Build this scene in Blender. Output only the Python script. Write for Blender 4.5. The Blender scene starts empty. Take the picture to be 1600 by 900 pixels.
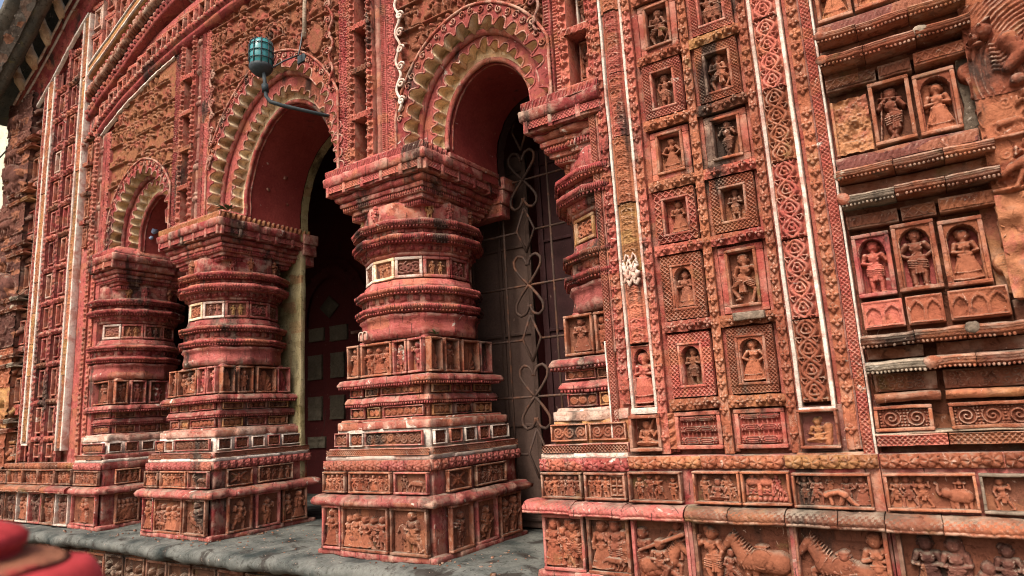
import bpy, math, random
import numpy as np

S = bpy.context.scene
COL = S.collection
RNG = np.random.default_rng(11)
random.seed(11)

# ------------------------------------------------------------------ camera, sky, sun, exposure
FPX = 1045.0
_d = np.array([-1607, 283, FPX]); _up = np.array([-305, -5590, FPX])
_X = -_d / np.linalg.norm(_d); _Z = _up - _X * (_up @ _X); _Z /= np.linalg.norm(_Z); _Y = np.cross(_Z, _X)
ROT = np.stack([_X, _Y, _Z])
CAMP = np.array([0.0, -2.638, 0.71])
cam = bpy.data.cameras.new('camera'); camo = bpy.data.objects.new('camera', cam); COL.objects.link(camo)
M = np.eye(4); M[:3, 0] = ROT[:, 0]; M[:3, 1] = -ROT[:, 1]; M[:3, 2] = -ROT[:, 2]; M[:3, 3] = CAMP
from mathutils import Matrix
camo.matrix_world = Matrix(M.tolist())
cam.sensor_width = 36.0; cam.lens = FPX / 1600 * 36.0
cam.clip_start = 0.05; cam.clip_end = 500
cam.dof.use_dof = True; cam.dof.focus_distance = 3.3; cam.dof.aperture_fstop = 3.2
S.camera = camo

world = bpy.data.worlds.new('World'); S.world = world; world.use_nodes = True
wn = world.node_tree.nodes; wl = world.node_tree.links
sky = wn.new('ShaderNodeTexSky'); sky.sky_type = 'NISHITA'; sky.sun_disc = False
SUN_EL, SUN_AZ = 50.0, 178.0          # azimuth measured clockwise from +Y (into the temple); 180 = from the viewer's side
sky.sun_elevation = math.radians(SUN_EL); sky.sun_rotation = math.radians(SUN_AZ)
sky.air_density = 1.0; sky.dust_density = 7.0; sky.ozone_density = 1.0
wn['Background'].inputs['Strength'].default_value = 0.15
wl.new(sky.outputs[0], wn['Background'].inputs['Color'])
sun = bpy.data.lights.new('sun', 'SUN'); suno = bpy.data.objects.new('sun', sun); COL.objects.link(suno)
sun.energy = 2.3; sun.angle = math.radians(24); sun.color = (1.0, 0.95, 0.88)
az = math.radians(SUN_AZ); el = math.radians(SUN_EL)
from mathutils import Vector
sdir = Vector((math.sin(az) * math.cos(el), math.cos(az) * math.cos(el), math.sin(el)))
suno.rotation_euler = sdir.to_track_quat('Z', 'Y').to_euler()
suno.location = (0, -6, 8)
S.view_settings.view_transform = 'Standard'; S.view_settings.look = 'None'
S.view_settings.gamma = 1.0; S.view_settings.exposure = 0.80
S.render.engine = 'CYCLES'
S.cycles.filter_width = 1.0; S.cycles.max_bounces = 6; S.cycles.diffuse_bounces = 3; S.cycles.use_denoising = True

# ------------------------------------------------------------------ noise
_T = RNG.random((4, 32, 32, 32))
def vnoise(P, scale, ch=0):
    q = np.asarray(P) * scale + 100.0
    i = np.floor(q).astype(int); f = q - i; f = f * f * (3 - 2 * f)
    T = _T[ch]
    r = 0
    for a in (0, 1):
        wa = f[:, 0] if a else 1 - f[:, 0]
        for b in (0, 1):
            wb = f[:, 1] if b else 1 - f[:, 1]
            for c in (0, 1):
                wc = f[:, 2] if c else 1 - f[:, 2]
                r = r + wa * wb * wc * T[(i[:, 0] + a) & 31, (i[:, 1] + b) & 31, (i[:, 2] + c) & 31]
    return r
def rough(V, amp):
    if amp <= 0: return V
    D = np.stack([(vnoise(V, 7, c) - .5) * 1.3 + (vnoise(V, 26, c) - .5) * 0.9 + (vnoise(V, 75, c) - .5) * 0.6 for c in range(3)], 1)
    return V + D * amp * 2

# ------------------------------------------------------------------ materials
MATS = {}
def rgb(c): return (c[0], c[1], c[2], 1.0)
def terra(name, c1, c2, white=0.0, black=0.0, moss=0.0, rgh=0.95, vary=0.25, bump=0.6, whitecol=(0.62, 0.55, 0.46),
          blackcol=(0.03, 0.024, 0.02), c3=None, c3amt=0.4, spec=0.08, scale=1.0, joint=0.0, block=0.8, blockcol=(0.38, 0.15, 0.075), grit=1.0, wear=0.46, wearcol=(0.55, 0.39, 0.29), dust=0.75):
    m = bpy.data.materials.new(name); m.use_nodes = True
    nt = m.node_tree; N = nt.nodes; L = nt.links
    bs = N['Principled BSDF']
    geo = N.new('ShaderNodeNewGeometry'); inf = N.new('ShaderNodeObjectInfo')
    def noise(sc, det=5, dist=0.0, mapscale=None):
        n = N.new('ShaderNodeTexNoise'); n.inputs['Scale'].default_value = sc * scale; n.inputs['Detail'].default_value = det
        n.inputs['Roughness'].default_value = 0.62; n.inputs['Distortion'].default_value = dist
        if mapscale:
            mp = N.new('ShaderNodeMapping'); mp.inputs['Scale'].default_value = mapscale
            L.new(geo.outputs['Position'], mp.inputs['Vector']); L.new(mp.outputs[0], n.inputs['Vector'])
        else: L.new(geo.outputs['Position'], n.inputs['Vector'])
        return n.outputs[0]
    def mr(src, a, b, lo=0.0, hi=1.0):
        r = N.new('ShaderNodeMapRange'); r.inputs[1].default_value = a; r.inputs[2].default_value = b
        r.inputs[3].default_value = lo; r.inputs[4].default_value = hi
        L.new(src, r.inputs[0]); return r.outputs[0]
    def mix(fac, a, b, mode='MIX'):
        x = N.new('ShaderNodeMix'); x.data_type = 'RGBA'; x.blend_type = mode
        if isinstance(fac, float): x.inputs[0].default_value = fac
        else: L.new(fac, x.inputs[0])
        for s, i in ((a, 6), (b, 7)):
            if isinstance(s, tuple): x.inputs[i].default_value = rgb(s)
            else: L.new(s, x.inputs[i])
        return x.outputs[2]
    def math_(op, a, b):
        x = N.new('ShaderNodeMath'); x.operation = op
        for s, i in ((a, 0), (b, 1)):
            if isinstance(s, (int, float)): x.inputs[i].default_value = s
            else: L.new(s, x.inputs[i])
        return x.outputs[0]
    # large patches between the two base colours, shifted per piece
    n1 = noise(4.5, 6)
    shifted = math_('ADD', n1, mr(inf.outputs['Random'], 0, 1, -vary, vary))
    col = mix(mr(shifted, 0.36, 0.64), c1, c2)
    if c3 is not None:
        col = mix(mr(noise(11, 6, 0.6), 0.5, 0.62, 0, c3amt), col, c3)
    if block > 0:
        vo = N.new('ShaderNodeTexVoronoi'); vo.distance = 'CHEBYCHEV'; vo.inputs['Randomness'].default_value = 0.75; vo.inputs['Scale'].default_value = 1.0
        mp2 = N.new('ShaderNodeMapping'); mp2.inputs['Scale'].default_value = (6.5, 6.5, 14.0)
        L.new(geo.outputs['Position'], mp2.inputs['Vector']); L.new(mp2.outputs[0], vo.inputs['Vector'])
        sep = N.new('ShaderNodeSeparateColor'); L.new(vo.outputs['Color'], sep.inputs[0])
        col = mix(mr(sep.outputs[0], 0.55, 0.75, 0, 0.55 * block), col, c2)
        col = mix(mr(sep.outputs[1], 0.72, 0.85, 0, 0.60 * block), col, mix(1.0, col, (0.55, 0.46, 0.42), 'MULTIPLY'))
        col = mix(mr(sep.outputs[2], 0.80, 0.90, 0, 0.55 * block), col, blockcol)
    # value speckle
    sp = noise(70, 3)
    col = mix(mr(sp, 0.3, 0.7, 0.55, 0.0), col, mix(1.0, col, (0.55, 0.5, 0.48), 'MULTIPLY'))
    val = mr(math_('FRACT', math_('MULTIPLY', inf.outputs['Random'], 7.31), 0), 0, 1, 0.78, 1.22)
    hsv = N.new('ShaderNodeHueSaturation'); L.new(val, hsv.inputs['Value']); L.new(col, hsv.inputs['Color'])
    col = hsv.outputs[0]
    if black > 0:
        b1 = noise(2.6, 7, 0.4, (2.0, 2.0, 0.6))
        col = mix(mr(b1, 0.70 - 0.28 * black, 0.78 - 0.28 * black, 0, 0.88), col, blackcol)
        b3 = noise(9.0, 6, 0.3, (2.2, 2.2, 0.22))
        col = mix(mr(b3, 0.74 - 0.22 * black, 0.84 - 0.22 * black, 0, 0.6), col, blackcol)
    if moss > 0:
        b2 = noise(6.0, 6, 0.4)
        col = mix(mr(b2, 0.68 - 0.25 * moss, 0.80 - 0.25 * moss, 0, 0.7), col, (0.12, 0.10, 0.035))
    if white > 0:
        w1 = noise(9.0, 8, 1.2, (1.0, 1.0, 1.3))
        col = mix(mr(w1, 0.72 - 0.26 * white, 0.78 - 0.26 * white, 0, 0.85), col, whitecol)
    # grime: sharp-edged dark flecks and small chips showing lime or bare clay
    fl = noise(31, 7, 0.8)
    col = mix(mr(fl, 0.56, 0.65, 0, 0.70 * grit), col, mix(1.0, col, (0.30, 0.25, 0.23), 'MULTIPLY'))
    ch = noise(24, 8, 1.5, (1.3, 1.0, 0.8))
    col = mix(mr(ch, 0.66, 0.70, 0, 0.75 * grit), col, (0.50, 0.33, 0.25))
    if dust > 0:
        sx = N.new('ShaderNodeSeparateXYZ'); L.new(geo.outputs['True Normal'], sx.inputs[0])
        dz = math_('MULTIPLY', mr(sx.outputs[2], 0.45, 0.85), mr(noise(7, 6), 0.36, 0.56))
        col = mix(math_('MULTIPLY', dz, dust), col, mix(mr(noise(13, 5), 0.42, 0.6), (0.085, 0.07, 0.052), (0.25, 0.20, 0.15)))
    if wear > 0:
        wr = math_('MULTIPLY', mr(geo.outputs['Pointiness'], 0.52, 0.58), mr(noise(15, 8), 0.45, 0.60))
        col = mix(math_('MULTIPLY', wr, wear), col, wearcol)
    jm = None
    if joint > 0:
        sp_ = N.new('ShaderNodeSeparateXYZ'); L.new(geo.outputs['Position'], sp_.inputs[0])
        row = math_('FLOOR', math_('MULTIPLY', sp_.outputs[2], 17.0), 0)
        off = math_('FRACT', math_('MULTIPLY', row, 0.371), 0)
        tt = math_('FRACT', math_('ADD', math_('MULTIPLY', math_('ADD', math_('ADD', sp_.outputs[0], sp_.outputs[1]), math_('MULTIPLY', noise(12, 3), 0.02)), 5.7), off), 0)
        jm = mr(math_('ABSOLUTE', math_('SUBTRACT', tt, 0.5), 0), 0.484, 0.494)
        jm = math_('MULTIPLY', jm, mr(noise(5, 4), 0.38, 0.5))
        col = mix(math_('MULTIPLY', jm, joint), col, (0.06, 0.035, 0.028))
    L.new(col, bs.inputs['Base Color'])
    bs.inputs['Roughness'].default_value = rgh
    bs.inputs['Specular IOR Level'].default_value = spec
    bp = N.new('ShaderNodeBump'); bp.inputs['Strength'].default_value = bump; bp.inputs['Distance'].default_value = 0.016
    h = math_('ADD', math_('MULTIPLY', noise(38, 6), 0.7), math_('MULTIPLY', noise(150, 4), 0.3))
    if jm is not None: h = math_('SUBTRACT', h, math_('MULTIPLY', jm, 0.5))
    L.new(h, bp.inputs['Height']); L.new(bp.outputs[0], bs.inputs['Normal'])
    MATS[name] = m
    return m

RED = (0.245, 0.046, 0.044); RED2 = (0.36, 0.092, 0.080); PINK = (0.36, 0.100, 0.086)
ORA = (0.325, 0.114, 0.060); ORA2 = (0.24, 0.074, 0.042); BRN = (0.155, 0.064, 0.040); OCH = (0.36, 0.19, 0.075)
WHT = (0.62, 0.55, 0.46); YEL = (0.52, 0.42, 0.23)
terra('red_paint', RED, RED2, white=0.26, black=0.54, c3=(0.38, 0.13, 0.075), c3amt=0.5, joint=0.8)
terra('red_plain', (0.22, 0.036, 0.032), (0.27, 0.052, 0.043), white=0.12, black=0.2, bump=0.25, rgh=0.6, vary=0.1, grit=0.25, wear=0.0, block=0.0, dust=0.0)
terra('pink_paint', (0.31, 0.070, 0.062), PINK, white=0.30, black=0.38, joint=0.8, c3=ORA2, c3amt=0.4, rgh=0.75)
terra('pier_red', (0.31, 0.070, 0.054), (0.40, 0.118, 0.084), white=0.18, black=0.44, c3=ORA, c3amt=0.6)
terra('orange_clay', ORA, ORA2, white=0.10, black=0.40, moss=0.25)
terra('figure_clay', (0.29, 0.104, 0.057), (0.18, 0.060, 0.036), black=0.36, vary=0.3, bump=0.3, block=0.0)
terra('dark_clay', BRN, (0.20, 0.075, 0.045), black=0.5, moss=0.35, white=0.06)
terra('ochre_clay', OCH, ORA, black=0.25, moss=0.2, white=0.08)
terra('purple_grey', (0.17, 0.062, 0.050), (0.24, 0.090, 0.068), white=0.18, black=0.3)
terra('lime_white', (0.70, 0.64, 0.56), (0.62, 0.50, 0.42), black=0.18, c3=(0.40, 0.15, 0.11), c3amt=0.7, vary=0.1, grit=0.5, block=0.3)
terra('lime_yellow', (0.86, 0.63, 0.36), (0.88, 0.73, 0.50), black=0.30, moss=0.0, grit=0.5, dust=0.2, c3=(0.45, 0.26, 0.13), c3amt=0.6, vary=0.15, blackcol=(0.17, 0.085, 0.045))
terra('lime_brick', (0.55, 0.40, 0.32), (0.36, 0.11, 0.08), white=0.5, black=0.15, c3=ORA, c3amt=0.5)
terra('stone_dark', (0.028, 0.034, 0.032), (0.125, 0.127, 0.113), black=0.55, white=0.16, vary=0.1, whitecol=(0.30, 0.31, 0.29), bump=0.6, block=0.0, dust=0.0, wear=0.2, wearcol=(0.2, 0.2, 0.18))
terra('spandrel_clay', (0.27, 0.112, 0.055), (0.20, 0.072, 0.040), black=0.3, white=0.06, wear=0.25, c3=(0.30, 0.075, 0.055), c3amt=0.7, block=0.0)
terra('eave_stone', (0.07, 0.07, 0.058), (0.13, 0.11, 0.085), black=0.35, white=0.1, moss=0.3, block=0.0)
terra('eave_relief', (0.17, 0.08, 0.075), (0.10, 0.085, 0.07), black=0.3, white=0.25)
terra('carving_dark', (0.085, 0.036, 0.028), (0.14, 0.058, 0.042), black=0.2)
terra('ochre_plaster', (0.38, 0.175, 0.085), (0.32, 0.13, 0.066), black=0.15, c3=(0.33, 0.09, 0.07), c3amt=0.6, block=0.0)
terra('lichen_mortar', (0.33, 0.27, 0.20), (0.15, 0.115, 0.085), black=0.4, white=0.3, block=0.0)
terra('jamb_lime', (0.34, 0.28, 0.14), (0.44, 0.38, 0.22), black=0.55, moss=0.45)
terra('plinth_clay', (0.06, 0.035, 0.024), (0.12, 0.055, 0.033), black=0.5, moss=0.3)  # very dark brown clay for the plinth wall and its plaques
terra('pale_plaster', (0.55, 0.55, 0.42), (0.42, 0.43, 0.33), black=0.2, white=0.2, vary=0.05, block=0.0, dust=0.0)
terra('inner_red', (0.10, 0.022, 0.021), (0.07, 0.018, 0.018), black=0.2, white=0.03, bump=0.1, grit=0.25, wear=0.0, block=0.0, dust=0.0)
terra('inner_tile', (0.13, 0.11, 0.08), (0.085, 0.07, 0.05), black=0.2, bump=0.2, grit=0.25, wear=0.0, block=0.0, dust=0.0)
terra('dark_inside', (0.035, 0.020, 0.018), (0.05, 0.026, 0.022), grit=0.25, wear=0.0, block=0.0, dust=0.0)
terra('door_brown', (0.105, 0.067, 0.052), (0.08, 0.05, 0.04), rgh=0.6, bump=0.12, vary=0.05, grit=0.25, wear=0.0, block=0.0, dust=0.0)
terra('door_maroon', (0.050, 0.020, 0.020), (0.035, 0.016, 0.016), rgh=0.6, bump=0.12, vary=0.05, grit=0.25, wear=0.0, block=0.0, dust=0.0)
terra('iron', (0.075, 0.047, 0.036), (0.05, 0.032, 0.026), rgh=0.55, bump=0.1, vary=0.05, c3=(0.16, 0.07, 0.04), c3amt=0.6, grit=0.25, wear=0.0, block=0.0, dust=0.0)
terra('pipe_paint', (0.028, 0.040, 0.046), (0.05, 0.06, 0.064), rgh=0.5, bump=0.1, vary=0.05, white=0.05, grit=0.25, wear=0.0, block=0.0, dust=0.0)
terra('post_paint', (0.36, 0.042, 0.045), (0.30, 0.032, 0.036), c3=(0.40, 0.05, 0.06), c3amt=0.9, rgh=0.5, bump=0.05, vary=0.05, scale=1.6, grit=0.25, wear=0.0, block=0.0, dust=0.0)
terra('worn_rim', (0.36, 0.17, 0.09), (0.30, 0.12, 0.07), c3=(0.42, 0.03, 0.04), c3amt=1.0, scale=1.5, grit=0.2, wear=0.0, block=0.0, dust=0.0)
terra('earth', (0.10, 0.075, 0.05), (0.15, 0.12, 0.08), moss=0.3, block=0.0)
def simple(name, c, rgh=0.6, metal=0.0, trans=0.0):
    m = bpy.data.materials.new(name); m.use_nodes = True; b = m.node_tree.nodes['Principled BSDF']
    b.inputs['Base Color'].default_value = rgb(c); b.inputs['Roughness'].default_value = rgh; b.inputs['Metallic'].default_value = metal
    if trans: b.inputs['Transmission Weight'].default_value = trans
    MATS[name] = m; return m
simple('wire_black', (0.02, 0.02, 0.02), 0.5)
simple('lamp_glass', (0.05, 0.26, 0.27), 0.12, 0.0, 0.25)
simple('weed_green', (0.07, 0.095, 0.035), 0.7)

# ------------------------------------------------------------------ object helpers
ORG = {}
def thing(name, label, cat, loc=(0, 0, 0), group=None):
    o = bpy.data.objects.new(name, None); COL.objects.link(o); o.location = loc
    o.empty_display_size = 0.1
    o['label'] = label; o['category'] = cat; o['kind'] = 'thing'
    if group: o['group'] = group
    ORG[o.name] = np.array(loc, float); return o
def link_mesh(name, V, Q, mat, parent=None, smooth=False, label=None, extra=None):
    """V (n,3) world coordinates; Q list of face index arrays"""
    off = ORG[parent.name] if parent is not None else np.zeros(3)
    me = bpy.data.meshes.new(name)
    V = np.asarray(V, float) - off
    loops = []; starts = []; tot = 0
    for F in Q:
        F = np.asarray(F, dtype=np.int32)
        if F.size == 0: continue
        k = F.shape[1]; loops.append(F.ravel()); starts.append(tot + np.arange(F.shape[0]) * k); tot += F.size
    loops = np.concatenate(loops); starts = np.concatenate(starts)
    me.vertices.add(len(V)); me.vertices.foreach_set('co', V.astype(np.float32).ravel())
    me.loops.add(len(loops)); me.loops.foreach_set('vertex_index', loops.astype(np.int32))
    me.polygons.add(len(starts)); me.polygons.foreach_set('loop_start', starts.astype(np.int32))
    if smooth: me.polygons.foreach_set('use_smooth', np.ones(len(starts), bool))
    me.update(calc_edges=True); me.validate()
    me.materials.append(MATS[mat])
    o = bpy.data.objects.new(name, me); COL.objects.link(o)
    if parent is not None: o.parent = parent
    if label: o['label'] = label
    ORG[o.name] = off
    return o

class MB:
    def __init__(s): s.V = []; s.F = {}; s.n = 0
    def add(s, V, F):
        V = np.asarray(V, float); F = np.asarray(F, int)
        s.V.append(V); s.F.setdefault(F.shape[1], []).append(F + s.n); s.n += len(V)
    def box(s, x0, x1, y0, y1, z0, z1, r=0.003, ds=0.06):
        if x1 < x0: x0, x1 = x1, x0
        lo = np.array([x0, y0, z0], float); hi = np.array([x1, y1, z1], float)
        r = min(r, 0.3 * (hi - lo).min())
        cs = []
        for a in range(3):
            n = max(1, min(40, int(round((hi[a] - lo[a] - 2 * r) / ds))))
            cs.append(np.concatenate([[lo[a]], np.linspace(lo[a] + r, hi[a] - r, n + 1), [hi[a]]]))
        for a in range(3):
            b, c = (a + 1) % 3, (a + 2) % 3
            for side in (0, 1):
                B, Cc = np.meshgrid(cs[b], cs[c], indexing='ij')
                P = np.zeros(B.shape + (3,)); P[..., a] = hi[a] if side else lo[a]; P[..., b] = B; P[..., c] = Cc
                q = np.clip(P, lo + r, hi - r); d = P - q
                nrm = np.linalg.norm(d, axis=-1, keepdims=True); P = q + d / np.maximum(nrm, 1e-9) * r
                s.grid(P, flip=(side == 0))
    def grid(s, P, flip=False):
        n, m = P.shape[:2]
        idx = np.arange(n * m).reshape(n, m)
        F = np.stack([idx[:-1, :-1], idx[1:, :-1], idx[1:, 1:], idx[:-1, 1:]], -1).reshape(-1, 4)
        if flip: F = F[:, ::-1]
        s.add(P.reshape(-1, 3), F)
    def loft(s, rings, cap0=True, cap1=True):
        R = np.array(rings); k, n = R.shape[:2]
        P = np.concatenate([R, R[:, :1]], 1)
        s.grid(P, flip=True)
        for ok, i, fl in ((cap0, 0, True), (cap1, k - 1, False)):
            if ok:
                c = R[i].mean(0); V = np.concatenate([R[i], c[None]])
                a = np.arange(n); F = np.stack([a, (a + 1) % n, np.full(n, n)], 1)
                s.add(V, F[:, ::-1] if fl else F)
    def tube(s, pts, r, n=8, r1=None, caps=True):
        pts = np.asarray(pts, float); k = len(pts)
        rad = np.linspace(r, r if r1 is None else r1, k) if np.isscalar(r) else np.asarray(r)
        t = np.gradient(pts, axis=0); t /= np.linalg.norm(t, axis=1, keepdims=True) + 1e-9
        up = np.array([0, 1, 0.02]) if abs(t[:, 1]).mean() < 0.8 else np.array([1, 0.02, 0])
        rings = []
        for i in range(k):
            a = np.cross(t[i], up); a /= np.linalg.norm(a); b = np.cross(t[i], a)
            th = np.arange(n) / n * 2 * math.pi
            rings.append(pts[i] + rad[i] * (np.cos(th)[:, None] * a + np.sin(th)[:, None] * b))
        s.loft(rings, caps, caps)
    def sphere(s, c, r, nu=12, nv=8):
        r = np.array(r) * np.ones(3)
        u = np.linspace(0, 2 * math.pi, nu + 1); v = np.linspace(0, math.pi, nv + 1)
        U, Vv = np.meshgrid(u, v, indexing='ij')
        P = np.stack([np.cos(U) * np.sin(Vv) * r[0], np.sin(U) * np.sin(Vv) * r[1], np.cos(Vv) * r[2]], -1) + np.array(c)
        s.grid(P, flip=True)
    def build(s, name, mat, parent=None, smooth=False, amp=0.0015, label=None):
        V, F = s.welded()
        return link_mesh(name, rough(V, amp), F, mat, parent, smooth, label)
    def welded(s):
        V = np.concatenate(s.V)
        _, first, inv = np.unique(np.round(V * 2e4).astype(np.int64), axis=0, return_index=True, return_inverse=True)
        inv = inv.ravel(); out = []
        for f in s.F.values():
            F = inv[np.concatenate(f)]
            ok = np.ones(len(F), bool)
            for a in range(F.shape[1]):
                for b in range(a): ok &= F[:, a] != F[:, b]
            out.append(F[ok])
        return V[first], out

# ------------------------------------------------------------------ height-field relief carving
class HF:
    def __init__(s, w, h, res):
        s.w, s.h = w, h
        s.nx = max(3, int(round(w / res)) + 1); s.ny = max(3, int(round(h / res)) + 1)
        s.x = np.linspace(0, w, s.nx); s.y = np.linspace(0, h, s.ny)
        s.H = np.zeros((s.nx, s.ny)); s.dx = w / (s.nx - 1); s.dy = h / (s.ny - 1)
    def win(s, x0, x1, y0, y1):
        i0 = max(0, int(x0 / s.dx) - 1); i1 = min(s.nx, int(x1 / s.dx) + 3)
        j0 = max(0, int(y0 / s.dy) - 1); j1 = min(s.ny, int(y1 / s.dy) + 3)
        if i1 <= i0 or j1 <= j0: return None
        X, Y = np.meshgrid(s.x[i0:i1], s.y[j0:j1], indexing='ij')
        return slice(i0, i1), slice(j0, j1), X, Y
    def cap(s, p0, p1, r0, r1=None, z=0.0, k=1.0):
        r1 = r0 if r1 is None else r1; R = max(r0, r1)
        W = s.win(min(p0[0], p1[0]) - R, max(p0[0], p1[0]) + R, min(p0[1], p1[1]) - R, max(p0[1], p1[1]) + R)
        if W is None: return
        a, b, X, Y = W
        dx, dy = p1[0] - p0[0], p1[1] - p0[1]; l2 = dx * dx + dy * dy + 1e-12
        t = np.clip(((X - p0[0]) * dx + (Y - p0[1]) * dy) / l2, 0, 1)
        d2 = (X - p0[0] - t * dx) ** 2 + (Y - p0[1] - t * dy) ** 2
        r = r0 + (r1 - r0) * t
        q = r * r - d2
        h = np.where(q > 0, z + k * np.sqrt(np.maximum(q, 0)) + 0.25 * r, 0)
        s.H[a, b] = np.maximum(s.H[a, b], h)
    def ell(s, cx, cy, rx, ry, rot=0.0, h=None, z=0.0):
        R = max(rx, ry); h = min(rx, ry) if h is None else h
        W = s.win(cx - R, cx + R, cy - R, cy + R)
        if W is None: return
        a, b, X, Y = W
        c, sn = math.cos(rot), math.sin(rot)
        u = ((X - cx) * c + (Y - cy) * sn) / rx; v = (-(X - cx) * sn + (Y - cy) * c) / ry
        q = 1 - u * u - v * v
        s.H[a, b] = np.maximum(s.H[a, b], np.where(q > 0, z + h * np.sqrt(np.maximum(q, 0)) + 0.2 * h, 0))
    def carve(s, cx, cy, rx, ry, d):
        W = s.win(cx - rx, cx + rx, cy - ry, cy + ry)
        if W is None: return
        a, b, X, Y = W
        q = 1 - ((X - cx) / rx) ** 2 - ((Y - cy) / ry) ** 2
        s.H[a, b] = np.where((q > 0) & (s.H[a, b] > 0), np.maximum(s.H[a, b] - d * np.sqrt(np.maximum(q, 0)), 0.001), s.H[a, b])
    def line(s, pts, r, z=0.0, k=1.0):
        for p, q in zip(pts[:-1], pts[1:]): s.cap(p, q, r, r, z, k)
    def spiral(s, cx, cy, R, turns, r, a0=0.0, sg=1, z=0.0):
        n = int(10 * turns) + 6
        t = np.linspace(0, 1, n)
        A = a0 + sg * t * turns * 2 * math.pi; rr = R * (1 - 0.88 * t)
        s.line(list(zip(cx + rr * np.cos(A), cy + rr * np.sin(A))), r, z)
    def flower(s, cx, cy, R, n=4, h=0.01, rot=0.0):
        for i in range(n):
            a = rot + i * 2 * math.pi / n
            s.ell(cx + 0.55 * R * math.cos(a), cy + 0.55 * R * math.sin(a), 0.46 * R, 0.36 * R, a, h)
        s.ell(cx, cy, 0.24 * R, 0.24 * R, 0, h * 1.1, h * 0.4)
    def person(s, x, y, H, pose='stand', f=1, arms='down', skirt=False, hat='turban', z=0.0, k=1.0, rng=RNG, staff=False):
        V = H; H = H * 1.24
        def P(a, b): return (x + f * a * H, y + b * V)
        K = 1.3 * k
        sway = {'stand': 0, 'hip': .03, 'dance': .03, 'walk': 0, 'flute': -.03, 'seat': 0, 'ride': 0, 'bow': 0}[pose] if pose in ('stand','hip','dance','walk','flute','seat','ride') else 0
        base = {'seat': -.33, 'ride': -.42}.get(pose, 0.0)
        hy, sy_ = .48 + base, .75 + base
        lean = {'walk': .03, 'dance': -.02, 'bow': .20}.get(pose, 0)
        hip = (sway, hy); ch = (lean - sway * .4, sy_ - .06); nk = (lean - sway * .2, sy_ + .05)
        hd = (lean * 1.25 + sway * .2 + .008, sy_ + .145)
        if pose == 'bow': ch = (.16, hy + .16); nk = (.24, hy + .22); hd = (.30, hy + .27)
        # legs
        lr = (.068, .047, .033)
        L = {'stand': [((-.06, hy), (-.068, .27), (-.062, .03)), ((.06, hy), (.068, .27), (.066, .03))],
             'hip': [((-.05, hy), (-.075, .27), (-.03, .03)), ((.07, hy), (.085, .27), (.06, .03))],
             'flute': [((-.06, hy), (-.05, .26), (.07, .04)), ((.05, hy), (.055, .26), (-.03, .03))],
             'dance': [((-.06, hy), (-.17, .30), (-.09, .03)), ((.06, hy), (.20, .32), (.10, .12))],
             'walk': [((-.05, hy), (-.11, .27), (-.20, .04)), ((.05, hy), (.17, .30), (.14, .03))],
             'bow': [((-.05, hy), (-.10, .26), (-.14, .03)), ((.05, hy), (.12, .28), (.07, .03))],
             'seat': [((-.05, hy - .02), (-.22, .10), (-.02, .05)), ((.05, hy - .02), (.22, .10), (.02, .06))],
             'ride': [((.03, hy), (.15, -.02), (.09, -.22)), ((.0, hy), (.09, -.06), (.02, -.24))]}[pose]
        KT = .75 + .28 * K                        # trunk flatter than the limbs, so that arms and cloth stay in front
        tz = z + .012 * H
        s.cap(P(*hip), P((hip[0] + ch[0]) / 2, (hip[1] + ch[1]) / 2), .080 * H, .066 * H, tz, KT)
        s.cap(P((hip[0] + ch[0]) / 2, (hip[1] + ch[1]) / 2), P(*ch), .066 * H, .092 * H, tz, KT)
        s.ell(*P(hip[0] + .004, (hip[1] * .62 + ch[1] * .38)), .062 * H, .062 * H, 0, .020 * H, tz + .062 * H * KT)
        if pose != 'bow':
            s.cap(P(ch[0] - .085, sy_ - .012), P(ch[0] + .085, sy_ - .012), .050 * H, .050 * H, tz, KT)
            for sx in (-1, 1): s.ell(*P(ch[0] + sx * .042, sy_ - .075), .036 * H, .034 * H, 0, (.026 if skirt else .014) * H, tz + .082 * H * KT)
        for a, b_, c in L:
            kt = .55 * K if skirt else .8 * K
            s.cap(P(*a), P(*b_), lr[0] * .95 * H, lr[1] * H, z + .012 * H, kt)
            s.cap(P(*b_), P(*c), lr[1] * H, lr[2] * H, z + .01 * H, .9 * K)
            s.cap(P(*c), P(c[0] + .06, c[1] - .012), .032 * H, .022 * H, z + .02 * H, K)
            s.cap(P(c[0] - .032, c[1] + .042), P(c[0] + .032, c[1] + .042), .010 * H, .010 * H, z + .030 * H * K)
        if skirt and pose in ('stand', 'hip', 'walk', 'flute'):
            for i in range(9):
                t = i / 8 - .5
                s.cap(P(hip[0] + t * .14, hy + .035), P(hip[0] + t * .40, .075), .024 * H, .034 * H, z + .055 * H * K * (1 - 1.6 * t * t), .9)
            s.line([P(hip[0] + t * .43, .068 - .02 * (1 - 4 * t * t)) for t in np.linspace(-.5, .5, 9)], .012 * H, z + .082 * H * K * .9)
            s.line([P(hip[0] + t * .33, .20 - .02 * (1 - 4 * t * t)) for t in np.linspace(-.5, .5, 9)], .008 * H, z + .080 * H * K * .9)
        elif pose not in ('ride',):
            for a, b_, c in L:                     # folds of the loincloth across the thighs
                for t in (.12, .30, .48, .66):
                    mx, my = a[0] + (b_[0] - a[0]) * t, a[1] + (b_[1] - a[1]) * t; rr = (lr[0] + (lr[1] - lr[0]) * t)
                    s.cap(P(mx - rr * .85, my + .012), P(mx + rr * .85, my - .012), .011 * H, .011 * H, z + .020 * H + rr * H * K * .84)
            if pose in ('stand', 'hip', 'flute', 'dance', 'walk'):
                for q in (-.022, .004, .03): s.cap(P(hip[0] + q * .6, hy + .02), P(hip[0] + q * 1.5, .25), .016 * H, .019 * H, z + .05 * H * K)
        s.cap(P(hip[0] - .085, hy + .052), P(hip[0] + .085, hy + .052), .017 * H, .017 * H, tz + .072 * H * KT)
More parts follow.
